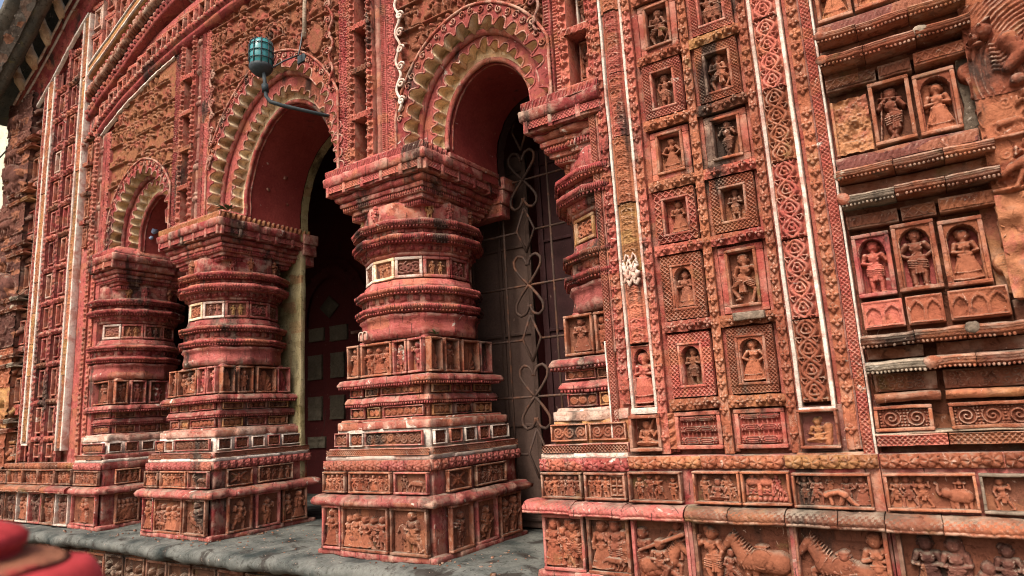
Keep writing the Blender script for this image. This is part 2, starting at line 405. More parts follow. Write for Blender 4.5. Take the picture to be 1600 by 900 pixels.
        s.cap(P(hip[0] - .08, hy + .022), P(hip[0] + .08, hy + .022), .010 * H, .010 * H, tz + .074 * H * KT)
        if pose != 'bow':
            s.line([P(ch[0] + t * .14, sy_ - .02 - .055 * (1 - 4 * t * t)) for t in np.linspace(-.5, .5, 7)], .010 * H, tz + .086 * H * KT)
            s.line([P(ch[0] + .075, sy_ - .01), P(ch[0] + .02, sy_ - .12), P(hip[0] - .06, hy + .07)], .009 * H, tz + .078 * H * KT)
        # arms
        sl, sr = (ch[0] - .115, sy_ - .005), (ch[0] + .115, sy_ - .005)
        if pose == 'bow': sl, sr = (ch[0] - .03, ch[1] + .06), (ch[0] + .05, ch[1] + .02)
        A = {'down': [((-.155, .60), (-.15, .46)), ((.155, .60), (.15, .46))],
             'hips': [((-.21, .60), (-.10, .52)), ((.21, .60), (.10, .52))],
             'fold': [((-.16, .60), (.03, .62)), ((.16, .60), (-.03, .66))],
             'up': [((-.19, .68), (-.17, .84)), ((.17, .60), (.13, .47))],
             'both_up': [((-.19, .80), (-.15, .95)), ((.19, .80), (.15, .95))],
             'flute': [((-.17, .64), (-.10, .80)), ((.16, .66), (.06, .83))],
             'hold': [((-.15, .60), (.06, .56)), ((.17, .60), (.12, .58))],
             'reach': [((.12, .68), (.24, .70)), ((.18, .62), (.28, .62))],
             'offer': [((-.16, .60), (-.02, .56)), ((.18, .62), (.24, .74))]}[arms]
        dy = sy_ - .75
        if pose == 'bow': A = [((.20, hy - .02), (.24, .22)), ((.28, hy + .0), (.32, .24))]; dy = 0
        for sh, (e, hnd) in zip((sl, sr), A):
            e = (e[0] + (ch[0] if pose != 'bow' else 0), e[1] + dy); hnd = (hnd[0] + (ch[0] if pose != 'bow' else 0), hnd[1] + dy)
            s.cap(P(*sh), P(*e), .046 * H, .034 * H, z + .035 * H, K)
            s.cap(P(*e), P(*hnd), .034 * H, .026 * H, z + .065 * H, K)
            s.ell(*P(*hnd), .032 * H, .034 * H, 0, .03 * H, z + .075 * H)
            for t in (.35,): s.cap(P(e[0] + (hnd[0] - e[0]) * .78 - .02, e[1] + (hnd[1] - e[1]) * .78), P(e[0] + (hnd[0] - e[0]) * .78 + .02, e[1] + (hnd[1] - e[1]) * .78), .011 * H, .011 * H, z + .065 * H + .026 * H * K)
        if arms == 'flute':
            s.cap(P(-.14, .80 + dy), P(.16, .86 + dy), .011 * H, .011 * H, z + .12 * H)
        if staff: s.cap(P(.2, .02), P(.10, .98), .013 * H, .013 * H, z + .085 * H)
        # neck, head, face, headgear
        H0 = H; V0 = V; hd = (hd[0] * 1.0, hd[1] + .012)
        s.cap(P(*nk), P(*hd), .042 * H, .042 * H, z + .02 * H, K)
        def P(a, b): return (x + f * (hd[0] * H0 + (a - hd[0]) * H0 * 1.18), y + hd[1] * V0 + (b - hd[1]) * V0 * 1.22)
        H = H * 1.18
        s.ell(*P(*hd), .070 * H, .082 * H, 0, .085 * H, z + .02 * H)
        s.cap(P(hd[0], hd[1] + .012), P(hd[0] + .006, hd[1] - .020), .009 * H, .016 * H, z + .108 * H)
        s.ell(*P(hd[0], hd[1] - .048), .026 * H, .010 * H, 0, .012 * H, z + .098 * H)
        s.ell(*P(hd[0], hd[1] - .072), .024 * H, .014 * H, 0, .016 * H, z + .07 * H)
        for sx in (-1, 1):
            s.ell(*P(hd[0] + sx * .072, hd[1] - .004), .016 * H, .028 * H, 0, .024 * H, z + .03 * H)
            s.ell(*P(hd[0] + sx * .032, hd[1] + .008), .019 * H, .012 * H, sx * .15, .013 * H, z + .096 * H)
            s.cap(P(hd[0] + sx * .012, hd[1] + .030), P(hd[0] + sx * .055, hd[1] + .026), .007 * H, .006 * H, z + .100 * H)
        s.cap(P(hd[0] - .036, hd[1] + .045), P(hd[0] + .038, hd[1] + .045), .012 * H, .012 * H, z + .085 * H)
        if hat == 'turban':
            s.ell(*P(hd[0], hd[1] + .055), .074 * H, .042 * H, 0, .07 * H, z + .03 * H)
        elif hat == 'crown':
            s.cap(P(hd[0], hd[1] + .04), P(hd[0], hd[1] + .13), .055 * H, .012 * H, z + .03 * H)
            s.ell(*P(hd[0], hd[1] + .05), .07 * H, .02 * H, 0, .03 * H, z + .06 * H)
        elif hat == 'bun':
            s.ell(*P(hd[0] - .05, hd[1] + .055), .05 * H, .045 * H, 0, .05 * H, z + .02 * H)
            s.ell(*P(hd[0], hd[1] + .035), .066 * H, .05 * H, 0, .06 * H, z + .03 * H)
        elif hat == 'veil':
            s.cap(P(hd[0] - .03, hd[1] + .03), P(hd[0] - .10, hy + .05), .062 * H, .05 * H, z + .0 * H)
            s.ell(*P(hd[0], hd[1] + .03), .072 * H, .06 * H, 0, .06 * H, z + .03 * H)
    def horse(s, x, y, Lh, f=1, prance=False, z=0.0):
        def P(a, b): return (x + f * a * Lh, y + b * Lh)
        lift = .10 if prance else 0
        s.cap(P(-.30, .44), P(.18, .46 + lift), .17 * Lh, .15 * Lh, z, .7)
        s.cap(P(.20, .50 + lift), P(.36, .74 + lift), .125 * Lh, .085 * Lh, z + .01 * Lh, .8)
        s.cap(P(.37, .76 + lift), P(.53, .58 + lift), .075 * Lh, .042 * Lh, z + .03 * Lh, .9)
        s.cap(P(.35, .82 + lift), P(.34, .89 + lift), .02 * Lh, .008 * Lh, z + .03 * Lh)
        for i in range(6):
            t = i / 5
            s.cap(P(.14 + .18 * t, .60 + .22 * t + lift), P(.22 + .16 * t, .56 + .18 * t + lift), .022 * Lh, .016 * Lh, z + .09 * Lh)
        legs = [((-.36, .40), (-.42, .22), (-.36, .03)), ((-.24, .36), (-.22, .20), (-.26, .03))]
        legs += [((.18, .42 + lift), (.36, .36 + lift), (.34, .18 + lift)), ((.12, .40 + lift), (.26, .26 + lift), (.18, .12 + lift))] if prance else [((.18, .38), (.19, .20), (.18, .03)), ((.08, .36), (.07, .19), (.08, .03))]
        for a, b, c in legs:
            s.cap(P(*a), P(*b), .075 * Lh, .042 * Lh, z + .0 * Lh, .9); s.cap(P(*b), P(*c), .04 * Lh, .028 * Lh, z + .0 * Lh, .9)
            s.cap(P(*c), P(c[0] + .03, c[1] - .015), .032 * Lh, .028 * Lh, z + .01 * Lh)
        s.line([P(-.46, .50), P(-.54, .42), P(-.55, .26), P(-.52, .14)], .032 * Lh, z)
        s.ell(*P(-.06, .50 + lift * .5), .15 * Lh, .14 * Lh, 0, .06 * Lh, z + .10 * Lh)
        for i in range(9):
            t = i / 8
            s.cap(P(.12 + .22 * t, .58 + .24 * t + lift), P(.085 + .235 * t, .625 + .235 * t + lift), .011 * Lh, .009 * Lh, z + .10 * Lh)
        for i in range(4): s.line([P(.06 + .05 * i, .34 + lift * .8), P(.10 + .05 * i, .44 + lift), P(.10 + .05 * i, .56 + lift)], .007 * Lh, z + .125 * Lh)
        for rr in (.155, .125): 
            a_ = np.linspace(0, 2 * math.pi, 22); s.line(list(zip(x + f * (-.06 + rr * np.cos(a_)) * Lh, y + (.50 + lift * .5 + rr * .92 * np.sin(a_)) * Lh)), .0065 * Lh, z + .135 * Lh)
        for i in range(9): s.ell(*P(-.20 + .035 * i, .36 + lift * .4 + .006 * math.sin(i * 2)), .012 * Lh, .018 * Lh, 0, .014 * Lh, z + .11 * Lh)
        s.ell(*P(-.06, .66 + lift * .5), .10 * Lh, .035 * Lh, 0, .04 * Lh, z + .08 * Lh)
        s.ell(*P(.42, .73 + lift), .014 * Lh, .012 * Lh, 0, .010 * Lh, z + .10 * Lh); s.line([P(.36, .80 + lift), P(.47, .62 + lift)], .008 * Lh, z + .085 * Lh)
        s.line([P(-.30, .56), P(-.36, .48), P(-.34, .38)], .008 * Lh, z + .11 * Lh)
        s.line([P(.14, .56 + lift), P(.24, .42 + lift)], .014 * Lh, z + .13 * Lh)
        s.line([P(.38, .70 + lift), P(.44, .66 + lift)], .012 * Lh, z + .08 * Lh)
    def elephant(s, x, y, Lh, f=1, howdah=True, z=0.0):
        def P(a, b): return (x + f * a * Lh, y + b * Lh)
        s.cap(P(-.22, .46), P(.14, .48), .23 * Lh, .22 * Lh, z, .6)
        s.ell(*P(.38, .58), .17 * Lh, .18 * Lh, 0, .15 * Lh, z + .03 * Lh)
        s.line([P(.48, .56), P(.60, .52), P(.66, .66), P(.64, .86), P(.70, .92)], .055 * Lh, z + .02 * Lh)
        s.ell(*P(.29, .58), .085 * Lh, .13 * Lh, .3, .07 * Lh, z + .14 * Lh)
        s.cap(P(.46, .48), P(.56, .44), .022 * Lh, .012 * Lh, z + .10 * Lh)
        for lx in (-.32, -.16, .10, .24):
            s.cap(P(lx, .36), P(lx, .05), .078 * Lh, .066 * Lh, z + (.0 if lx in (-.16, .24) else .03) * Lh, .8)
        s.line([P(-.44, .50), P(-.50, .34), P(-.49, .2)], .022 * Lh, z)
        if howdah:
            s.ell(*P(-.05, .50), .20 * Lh, .17 * Lh, 0, .05 * Lh, z + .14 * Lh)
            for hx in (-.18, .08): s.cap(P(hx, .68), P(hx, .92), .022 * Lh, .022 * Lh, z + .06 * Lh)
            s.cap(P(-.22, .70), P(.12, .70), .03 * Lh, .03 * Lh, z + .08 * Lh)
            s.cap(P(-.22, .93), P(.12, .93), .04 * Lh, .04 * Lh, z + .07 * Lh)
            s.cap(P(-.05, .96), P(-.05, 1.10), .10 * Lh, .03 * Lh, z + .04 * Lh)
            s.ell(*P(-.05, .80), .06 * Lh, .07 * Lh, 0, .05 * Lh, z + .03 * Lh)
    def beast(s, x, y, Lh, f=1, z=0.0):
        def P(a, b): return (x + f * a * Lh, y + b * Lh)
        s.cap(P(-.28, .40), P(.20, .44), .14 * Lh, .13 * Lh, z + .02 * Lh, .8)
        s.cap(P(.22, .46), P(.40, .40), .10 * Lh, .08 * Lh, z + .03 * Lh)
        s.cap(P(.42, .38), P(.54, .28), .075 * Lh, .045 * Lh, z + .04 * Lh)
        s.ell(*P(.36, .50), .03 * Lh, .045 * Lh, 0, .03 * Lh, z + .09 * Lh)
        for a, b, c in [((-.34, .36), (-.42, .22), (-.34, .05)), ((-.22, .32), (-.20, .18), (-.14, .05)), ((.14, .36), (.12, .2), (.22, .05)), ((.22, .36), (.30, .2), (.38, .05))]:
            s.cap(P(*a), P(*b), .07 * Lh, .045 * Lh, z + .02 * Lh); s.cap(P(*b), P(*c), .042 * Lh, .032 * Lh, z + .02 * Lh)
            s.cap(P(*c), P(c[0] + .05, c[1] - .01), .034 * Lh, .026 * Lh, z + .03 * Lh)
        s.line([P(-.40, .44), P(-.54, .50), P(-.60, .62), P(-.52, .70)], .024 * Lh, z)

def hf_part(name, h, O, u, v, n, mat, parent, cut=True, label=None, jit=0.0011, eps=0.0005, back=-0.002, smooth=True, clip=None):
    """turn a height field into a mesh standing on the plane through O spanned by u, v with outward normal n"""
    O, u, v, n = (np.asarray(a, float) for a in (O, u, v, n))
    X, Y = np.meshgrid(h.x, h.y, indexing='ij')
    H = h.H.copy()
    P = O + X[..., None] * u + Y[..., None] * v
    if jit:
        nz = (vnoise((P.reshape(-1, 3)), 45, 1) * .6 + vnoise((P.reshape(-1, 3)), 140, 2) * .4).reshape(H.shape) - .5
        H = np.where(H > eps, H + nz * jit * 4, H)
    base = np.where(H > eps, H, back) if cut else H
    P = P + base[..., None] * n
    idx = np.arange(h.nx * h.ny).reshape(h.nx, h.ny)
    F = np.stack([idx[:-1, :-1], idx[1:, :-1], idx[1:, 1:], idx[:-1, 1:]], -1).reshape(-1, 4)
    if np.dot(np.cross(u, v), n) < 0: F = F[:, ::-1]
    keep = np.ones(len(F), bool)
    if cut:
        m = (H > eps).ravel(); keep &= m[F].any(1)
    if clip is not None:
        cm = clip(X, Y).ravel(); keep &= cm[F].all(1)
    F = F[keep]
    if len(F) == 0: return None
    used = np.unique(F); re = np.full(h.nx * h.ny, -1); re[used] = np.arange(len(used))
    return link_mesh(name, P.reshape(-1, 3)[used], [re[F]], mat, parent, smooth, label)

def relief(name, O, u, v, n, w, hh, func, mat, parent, res=0.004, label=None, smooth=True, jit=0.0005, clip=None):
    h = HF(w, hh, res)
    X, Y = np.meshgrid(h.x, h.y, indexing='ij')
    h.H = func(X, Y, w, hh)
    return hf_part(name, h, O, u, v, n, mat, parent, cut=False, label=label, smooth=smooth, jit=0, clip=clip)

# pattern functions of (x along, y across)
def edge_fade(X, Y, w, h, b=0.004):
    return np.clip(np.minimum(np.minimum(X, w - X), np.minimum(Y, h - Y)) / b, 0, 1)
def f_lattice(p=0.02, a=0.006):
    def f(X, Y, w, h):
        q = h / max(1, round(h / p))
        A = np.abs(np.sin(math.pi * (X + Y) / q)); B = np.abs(np.sin(math.pi * (X - Y) / q))
        r = np.minimum(A, B)
        H = a * np.clip((0.62 - r) / 0.35, 0, 1)
        e = np.minimum(Y, h - Y); H = np.where(e < h * .06, a, H)
        return H
    return f
def f_chain(p=0.04, a=0.013):
    def f(X, Y, w, h):
        pp = w / max(1, round(w / p)); i = np.floor(X / pp)
        jx = 0.06 * pp * np.sin(i * 5.3); jy = 0.10 * h * np.sin(i * 3.7); sc = 1 + .08 * np.sin(i * 2.9)
        x = (X / pp - i - .5) * pp - jx; y = Y - h / 2 - jy
        d = (np.abs(x) / (pp * .52) + np.abs(y) / (h * .5)) / sc
        th = np.arctan2(y, x)
        pet = 0.30 + 0.70 * np.clip(np.abs(np.cos(2 * th)) * 1.7, 0, 1)
        H = np.where(d < 1, a * pet * np.sqrt(np.clip(1 - d ** 5, 0, 1)) + .003, 0)
        c = np.hypot(x, y) / (pp * .13); H = np.maximum(H, np.where(c < 1, a * 1.05 * np.sqrt(np.clip(1 - c * c, 0, 1)) + .003, 0))
        miss = np.sin(i * 12.9898) * 43758.5453; miss = miss - np.floor(miss)
        return np.where(miss < .10, H * .3, H)
    return f
def f_vine(p=0.13, a=0.011):
    def f(X, Y, w, h):
        pp = w / max(1, round(w / p)); t = X / pp * 2 * math.pi; c = h / 2; A = h * .36
        def ridge(d, r): return np.clip(1 - (d / r) ** 2, 0, 1) ** .5
        sl = np.sqrt(1 + (A * 2 * math.pi / pp * np.cos(t)) ** 2)
        H = ridge(np.abs(Y - c - A * np.sin(t)) / sl, h * .095)
        H = np.maximum(H, ridge(np.abs(Y - c + A * np.sin(t)) / sl, h * .095))
        for ph, yy in ((.25, 0), (.75, 0)):
            x = ((X / pp - ph + .5) % 1 - .5) * pp; y = Y - c
            r = np.hypot(x, y * 1.05); H = np.maximum(H, ridge(np.abs(r - h * .20 * (1 + .15 * np.cos(3 * np.arctan2(y, x)))), h * .07)); H = np.maximum(H, ridge(r, h * .10)); H = np.maximum(H, .8 * ridge(np.abs(y - .10 * h * np.cos(x / (h * .12))), h * .04) * (r < h * .2))
        for ph in (0, .5):
            for sg in (-1, 1):
                x = ((X / pp - ph + .5) % 1 - .5) * pp; y = Y - c - sg * h * .33
                r = np.hypot(x, y); H = np.maximum(H, ridge(np.abs(r - h * .105 + .03 * h * np.cos(np.arctan2(y, x) * 3)), h * .055))
        x = (X / (pp * .5) % 1 - .5)
        H = np.maximum(H, .8 * ridge(np.abs(Y - c - h * .10 * np.sin(2 * t)), h * .05))
        wear = vnoise(np.stack([X.ravel(), Y.ravel(), 0 * X.ravel()], 1), 9, 2).reshape(X.shape)
        H = a * H * np.clip(1.25 - .5 * wear, .5, 1)
        return np.where(np.minimum(Y, h - Y) < .002, 0, H)
    return f
def f_knot(p=0.075, a=0.016):
    def f(X, Y, w, h):
        pp = w / max(1, round(w / p)); c = h / 2; H = np.zeros_like(X)
        def ridge(d, r): return np.clip(1 - (d / r) ** 2, 0, 1) ** .5
        wob = .12 * np.sin(X / pp * 2.1) + .1 * np.sin(X / pp * 5.3)
        for k in range(3):
            for sg in (1, -1):
                t = 2 * math.pi * X / pp + k * 2 * math.pi / 3 + wob; A = h * .40
                y = c + sg * A * np.sin(t) * (.85 + .15 * np.cos(2 * t)); sl = np.sqrt(1 + (A * 2 * math.pi / pp * np.cos(t)) ** 2)
                H = np.maximum(H, ridge(np.abs(Y - y) / sl * 1.0, h * .060) * (.75 + .25 * np.cos(t * 1.0 + k)))
        for ph in (0, .5):
            x = ((X / pp - ph + .5) % 1 - .5) * pp
            H = np.maximum(H, .9 * ridge(np.hypot(x, Y - c), h * .11))
        wear = vnoise(np.stack([X.ravel(), Y.ravel(), 0 * X.ravel() + 7], 1), 11, 2).reshape(X.shape)
        return np.where(np.minimum(Y, h - Y) < .002, 0, a * H * np.clip(1.3 - .6 * wear, .4, 1))
    return f
def f_bead(p=0.012, a=0.006):
    def f(X, Y, w, h):
        pp = w / max(1, round(w / p)); x = (X / pp) % 1 - .5
        return a * np.clip(1 - (x / .34) ** 2, 0, 1) ** .5 * (np.abs(Y - h / 2) < h * .38)
    return f
def f_lotus(p=0.055, a=0.013):
    def f(X, Y, w, h):
        pp = w / max(1, round(w / p)); i = np.floor(X / pp)
        x = (X / pp - i - .5) * pp; y = Y - h * (.50 + .06 * np.sin(i * 4.1))
        r = np.hypot(x / (pp * .56), y / (h * .55)); th = np.arctan2(y, x)
        H = np.where(r < .8 + .2 * np.abs(np.cos(2.5 * th)), a * (.5 + .5 * np.abs(np.cos(2.5 * th)) ** .7) * np.sqrt(np.clip(1.05 - r * r, 0, 1)) + .002, 0)
        z = np.abs(((X / pp) % 1) - .5) * 2 * h * .7 + h * .12
        H = np.maximum(H, .45 * a * (Y > z + 0.0) * (Y > h * .2))
        c = np.hypot(x, y) / (pp * .15); H = np.maximum(H, np.where(c < 1, a * 1.1, 0) * np.sqrt(np.clip(1 - c * c, 0, 1)))
        return H
    return f
def f_leafrow(p=0.045, a=0.012):
    def f(X, Y, w, h):
        pp = w / max(1, round(w / p)); i = np.floor((X - .4 * Y) / pp); x = ((X - .4 * Y) / pp - i) - .5; y = Y / h
        d = np.abs(x) * 2 / np.clip(1.05 - .7 * y * y, .1, 2)
        H = a * np.sqrt(np.clip(1 - d * d, 0, 1)) * np.clip((1 - y) * 5, 0, 1)
        return H * (.7 + .3 * np.abs(np.cos(x * 9)))
    return f
def f_spirals(p=0.045, a=0.006):
    def f(X, Y, w, h):
        nx = max(1, round(w / p)); ny = max(1, round(h / p)); px, py = w / nx, h / ny
        i, j = np.floor(X / px), np.floor(Y / py); x = (X / px - i - .5); y = (Y / py - j - .5)
        r = np.hypot(x, y); th = np.arctan2(y, x) * np.where((i + j) % 2 == 0, 1, -1)
        return a * np.clip(np.cos((r * 2.6 - th / (2 * math.pi)) * 2 * math.pi) * 1.6, 0, 1) * (r < .55)
    return f
def f_arcade(p=0.05, a=0.008):
    def f(X, Y, w, h):
        pp = w / max(1, round(w / p)); x = np.abs((X / pp) % 1 - .5) * 2; y = Y / h
        top = .45 + .35 * np.sqrt(np.clip(1 - (x / .8) ** 2, 0, 1)); top = np.where(x < .15, top + .06 * (1 - x / .15), top)
        rim = np.abs(y - top) < .07
        H = np.where((x > .8) | (y > top), a * .7, 0.0); H = np.where(rim & (x < .85), a, H)
        return np.where((y < .06) | (y > .94), a, H)
    return f
def f_fan(a=0.010, n=9):
    def f(X, Y, w, h):
        x = X - w / 2; y = Y - .02 * h
        th = np.arctan2(x, y + 1e-6); r = np.hypot(x / (w * .5), y / h)
        lobe = .80 + .12 * np.abs(np.cos(th * n / 2 * 1.6))
        H = a * (.35 + .65 * np.abs(np.cos(th * n * .8)) ** .8) * np.clip((lobe - r) * 9, 0, 1) * np.clip(r * 6, 0, 1)
        for sg in (-1, 1):
            rr = np.hypot(x - sg * w * .28, Y - h * .16) / (w * .17); H = np.maximum(H, a * np.clip(np.cos((rr * 1.5) * 2 * math.pi), 0, 1) * (rr < 1))
        return H * edge_fade(X, Y, w, h, .004)
    return f
def f_hatch(p=0.016, a=0.0022):
    def f(X, Y, w, h): return a * (.5 + .5 * np.sin(2 * math.pi * (X + .9 * Y) / p))
    return f
def f_building(a=0.012):
    def f(X, Y, w, h):
        y = Y / h; x = X / w; H = np.zeros_like(X)
        for lo, hi_ in ((.04, .25), (.42, .62), (.80, .97)):
            m = (y > lo) & (y < hi_) & (x > .04) & (x < .96)
            H = np.where(m, a * (.65 + .2 * np.cos((y - lo) / (hi_ - lo) * 6 * math.pi)), H)
            for c in (.1, .5, .9):
                r = np.hypot((x - c) * w, (y - (lo + hi_) / 2) * h) / ((hi_ - lo) * h * .5)
                H = np.where(r < 1, a * (.8 + .25 * np.cos(np.arctan2(y - (lo + hi_) / 2, x - c) * 6)), H)
        for lo, hi_ in ((.25, .42), (.62, .80)):
            m = (y >= lo) & (y <= hi_) & (np.abs((x * 9) % 1 - .5) > .36) & (x > .05) & (x < .95)
            H = np.where(m, a * .5, H)
        return H
    return f
def f_scrollpanel(n=2, a=0.010):
    def f(X, Y, w, h):
        p = w / n; i = np.floor(X / p); x = (X / p - i - .5) * p; y = Y - h / 2
        r = np.hypot(x, y) / (min(p, h) * .5); th = np.arctan2(y, x * np.where(i % 2 == 0, 1, -1))
        H = a * np.clip(np.cos((r * 2.2 - th / (2 * math.pi)) * 2 * math.pi) * 1.8, 0, 1) * (r < .95)
        q = h / 6; g = np.hypot((X / q) % 1 - .5, (Y / q) % 1 - .5)
        return np.maximum(H, np.where(r > .95, a * .8 * np.clip(1 - (g / .42) ** 2, 0, 1) ** .5, 0))
    return f
def f_flat(a=0.0):
    return lambda X, Y, w, h: np.zeros_like(X) + a
UX, UY, UZ = np.array([1., 0, 0]), np.array([0, 1., 0]), np.array([0, 0, 1.])
FRONT = (UX, -UY); RIGHT = (UY, UX); LEFT = (-UY, -UX)

def xbuild(mb, name, mat, parent, O, u, n, amp=0.0015, label=None, smooth=False):
    V, F = mb.welded(); O = np.asarray(O, float)
    W = O + V[:, :1] * u + V[:, 2:3] * UZ - V[:, 1:2] * n
    W = rough(W, amp)
    return link_mesh(name, W, F, mat, parent, smooth, label)
def relief_into(mb, x0, z0, w, h, func, res, y=0.0, vert=False, slope=0.0):
    """add a relief strip to mb in local panel space (x right, z up, -y outwards)"""
    g = HF(h if vert else w, w if vert else h, res)
    X, Y = np.meshgrid(g.x, g.y, indexing='ij')
    H = func(X, Y, g.w, g.h)
    if vert: P = np.stack([x0 + Y, y - H, z0 + X], -1)
    else: P = np.stack([x0 + X, y - H, z0 + Y], -1)
    mb.grid(P, flip=vert)

def frame_into(mb, w, h, bw, d, back=0.012, bwb=None, x0=0, z0=0, r=0.003):
    bwb = bw if bwb is None else bwb
    mb.box(x0, x0 + w, -d, back, z0, z0 + bwb, r); mb.box(x0, x0 + w, -d + .001, back, z0 + h - bw, z0 + h, r)
    mb.box(x0 + .0005, x0 + bw, -d + .002, back, z0 + bwb, z0 + h - bw, r); mb.box(x0 + w - bw, x0 + w - .0005, -d + .0015, back, z0 + bwb, z0 + h - bw, r)
def lattice_border_into(mb, w, h, bw, y=-.006, a=.007, p=.02, res=.003):
    for x0, z0, ww, hh, vert in ((0, 0, w, bw, False), (0, h - bw, w, bw, False), (0, bw, bw, h - 2 * bw, True), (w - bw, bw, bw, h - 2 * bw, True)):
        relief_into(mb, x0, z0, ww, hh, f_lattice(p, a), res, y, vert)

def panel(parent, O, u, n, w, h, draw, bw=.018, d=.022, back=.012, mf='orange_clay', mb_='red_paint', mfig='figure_clay',
          res=.003, name='relief_panel', label=None, arch=False, figname='figure', lattice=0.0, gap=.002):
    """a framed plaque: frame + backing in one mesh, figures are sub-parts. O lower-left on the wall plane."""
    O = np.asarray(O, float)
    m = MB(); ww, hh, x0, z0 = w, h, 0, 0
    if lattice:
        lattice_border_into(m, w, h, lattice, y=-d * .55, res=res)
        m.box(0.001, lattice, -d * .5, back, 0.001, h - .001); m.box(w - lattice, w - .001, -d * .5, back, 0.001, h - .001)
        m.box(lattice, w - lattice, -d * .5, back, 0.001, lattice); m.box(lattice, w - lattice, -d * .5, back, h - lattice, h - .001)
        x0 = z0 = lattice; ww -= 2 * lattice; hh -= 2 * lattice
    frame_into(m, ww, hh, bw, d, back, x0=x0, z0=z0)
    P = xbuild(m, name, mf, parent, O, u, n, .001, label)
    iw, ih = ww - 2 * bw, hh - 2 * bw
    IO = O + (x0 + bw) * u + (z0 + bw) * UZ - (back - gap) * n
    b = MB(); b.grid(np.array([[[x0 + bw - .003, back - gap, z0 + bw - .003 + t * (ih + .006) / 6] for t in range(7)], [[x0 + bw + iw + .003, back - gap, z0 + bw - .003 + t * (ih + .006) / 6] for t in range(7)]]))
    xbuild(b, 'backing', mb_, P, O, u, n, .0)
    if arch:
        g = HF(iw, ih, res); X, Y = np.meshgrid(g.x, g.y, indexing='ij')
        xx = np.abs(X - iw / 2) / (iw / 2); top = ih * (.70 + .26 * np.sqrt(np.clip(1 - (xx / .9) ** 2, 0, 1)))
        g.H = np.where((Y > top) | (xx > .9), back + d * .35, 0)
        hf_part('arch_head', g, IO, u, UZ, n, mf, P, smooth=False)
    for it in draw:
        fn, lab = (it, None) if callable(it) else it
        g = HF(iw, ih, res); fn(g, iw, ih)
        mm = mfig if not isinstance(mfig, (list, tuple)) else mfig[int(RNG.integers(len(mfig)))]
        hf_part(figname, g, IO, u, UZ, n, mm, P, label=lab)
    return P

POSES = ['stand', 'hip', 'walk', 'dance', 'stand', 'hip']
ARMS = ['down', 'hips', 'fold', 'up', 'hold', 'offer', 'reach']
HATS = ['turban', 'crown', 'bun', 'turban']
def man(xf, hf_=.92, pose='stand', arms='down', f=1, yf=.0, **kw):
    return lambda g, w, h: g.person(xf * w, yf * h, hf_ * h, pose, f, arms, **kw)
def rman(xf, hf_=.9, yf=0.0):
    r = RNG
    kw = dict(pose=POSES[int(r.integers(6))], arms=ARMS[int(r.integers(7))], f=int(r.choice([-1, 1])), hat=HATS[int(r.integers(4))], skirt=bool(r.random() < .3))
    s = float(r.uniform(.94, 1.04))
    return lambda g, w, h: g.person(xf * w, yf * h, hf_ * h * s, **kw)
def crowd(n, hf_=.9):
    return [rman((i + .5) / n, hf_) for i in range(n)]
def tiers(g, zb, tier_h, x_off=0.0, z0=.06):
    """rows of close standing figures, one tier above the other, with a thin stave under each tier"""
    w, h = g.w, g.h; j = 0; z = z0
    while z < h:
        hh = tier_h * float(RNG.uniform(.88, 1.1)); x = float(RNG.uniform(0, .05))
        while x < w:
            s = hh * float(RNG.uniform(.82, .98))
            if RNG.random() < .80:
                g.person(x, z + .008, s, ['stand', 'hip', 'walk', 'dance', 'stand', 'hip', 'flute'][int(RNG.integers(7))], int(RNG.choice([-1, 1])), ARMS[int(RNG.integers(7))], hat=HATS[int(RNG.integers(4))], skirt=bool(RNG.random() < .25), k=1.25, staff=bool(RNG.random() < .15))
                x += s * float(RNG.uniform(.40, .56))
            else:
                g.beast(x + .25 * s, z + .01, .62 * s, int(RNG.choice([-1, 1])), .004) if RNG.random() < .6 else g.horse(x + .25 * s, z, .7 * s, int(RNG.choice([-1, 1])), True)
                g.spiral(x + .25 * s, z + .78 * s, .16 * s, 1.7, .035 * s, float(RNG.uniform(0, 6)), int(RNG.choice([-1, 1])))
                x += s * .66
        for a in np.arange(0, w, .22):
            if RNG.random() < .8: g.cap((a + .004, z + float(RNG.uniform(-.004, .004))), (a + .20, z + float(RNG.uniform(-.004, .004))), .0075, .0075, .014)
        z += hh + .012; j += 1
def tangle(count, smin, smax):
    def fn(g, w, h):
        for _ in range(count):
            s = float(RNG.uniform(smin, smax)); x, y = float(RNG.uniform(0, w)), float(RNG.uniform(-.3 * s, h - .5 * s))
            if RNG.random() < .55:
                g.person(x, y, s, ['stand', 'walk', 'dance', 'hip', 'seat', 'bow'][int(RNG.integers(6))], int(RNG.choice([-1, 1])), ARMS[int(RNG.integers(7))], hat=HATS[int(RNG.integers(4))], z=float(RNG.uniform(0, .05)) * s)
            else:
                g.spiral(x, y + s * .3, s * .26, 1.8, s * .055, float(RNG.uniform(0, 6)), int(RNG.choice([-1, 1])), z=float(RNG.uniform(0, .06)) * s)
    return fn

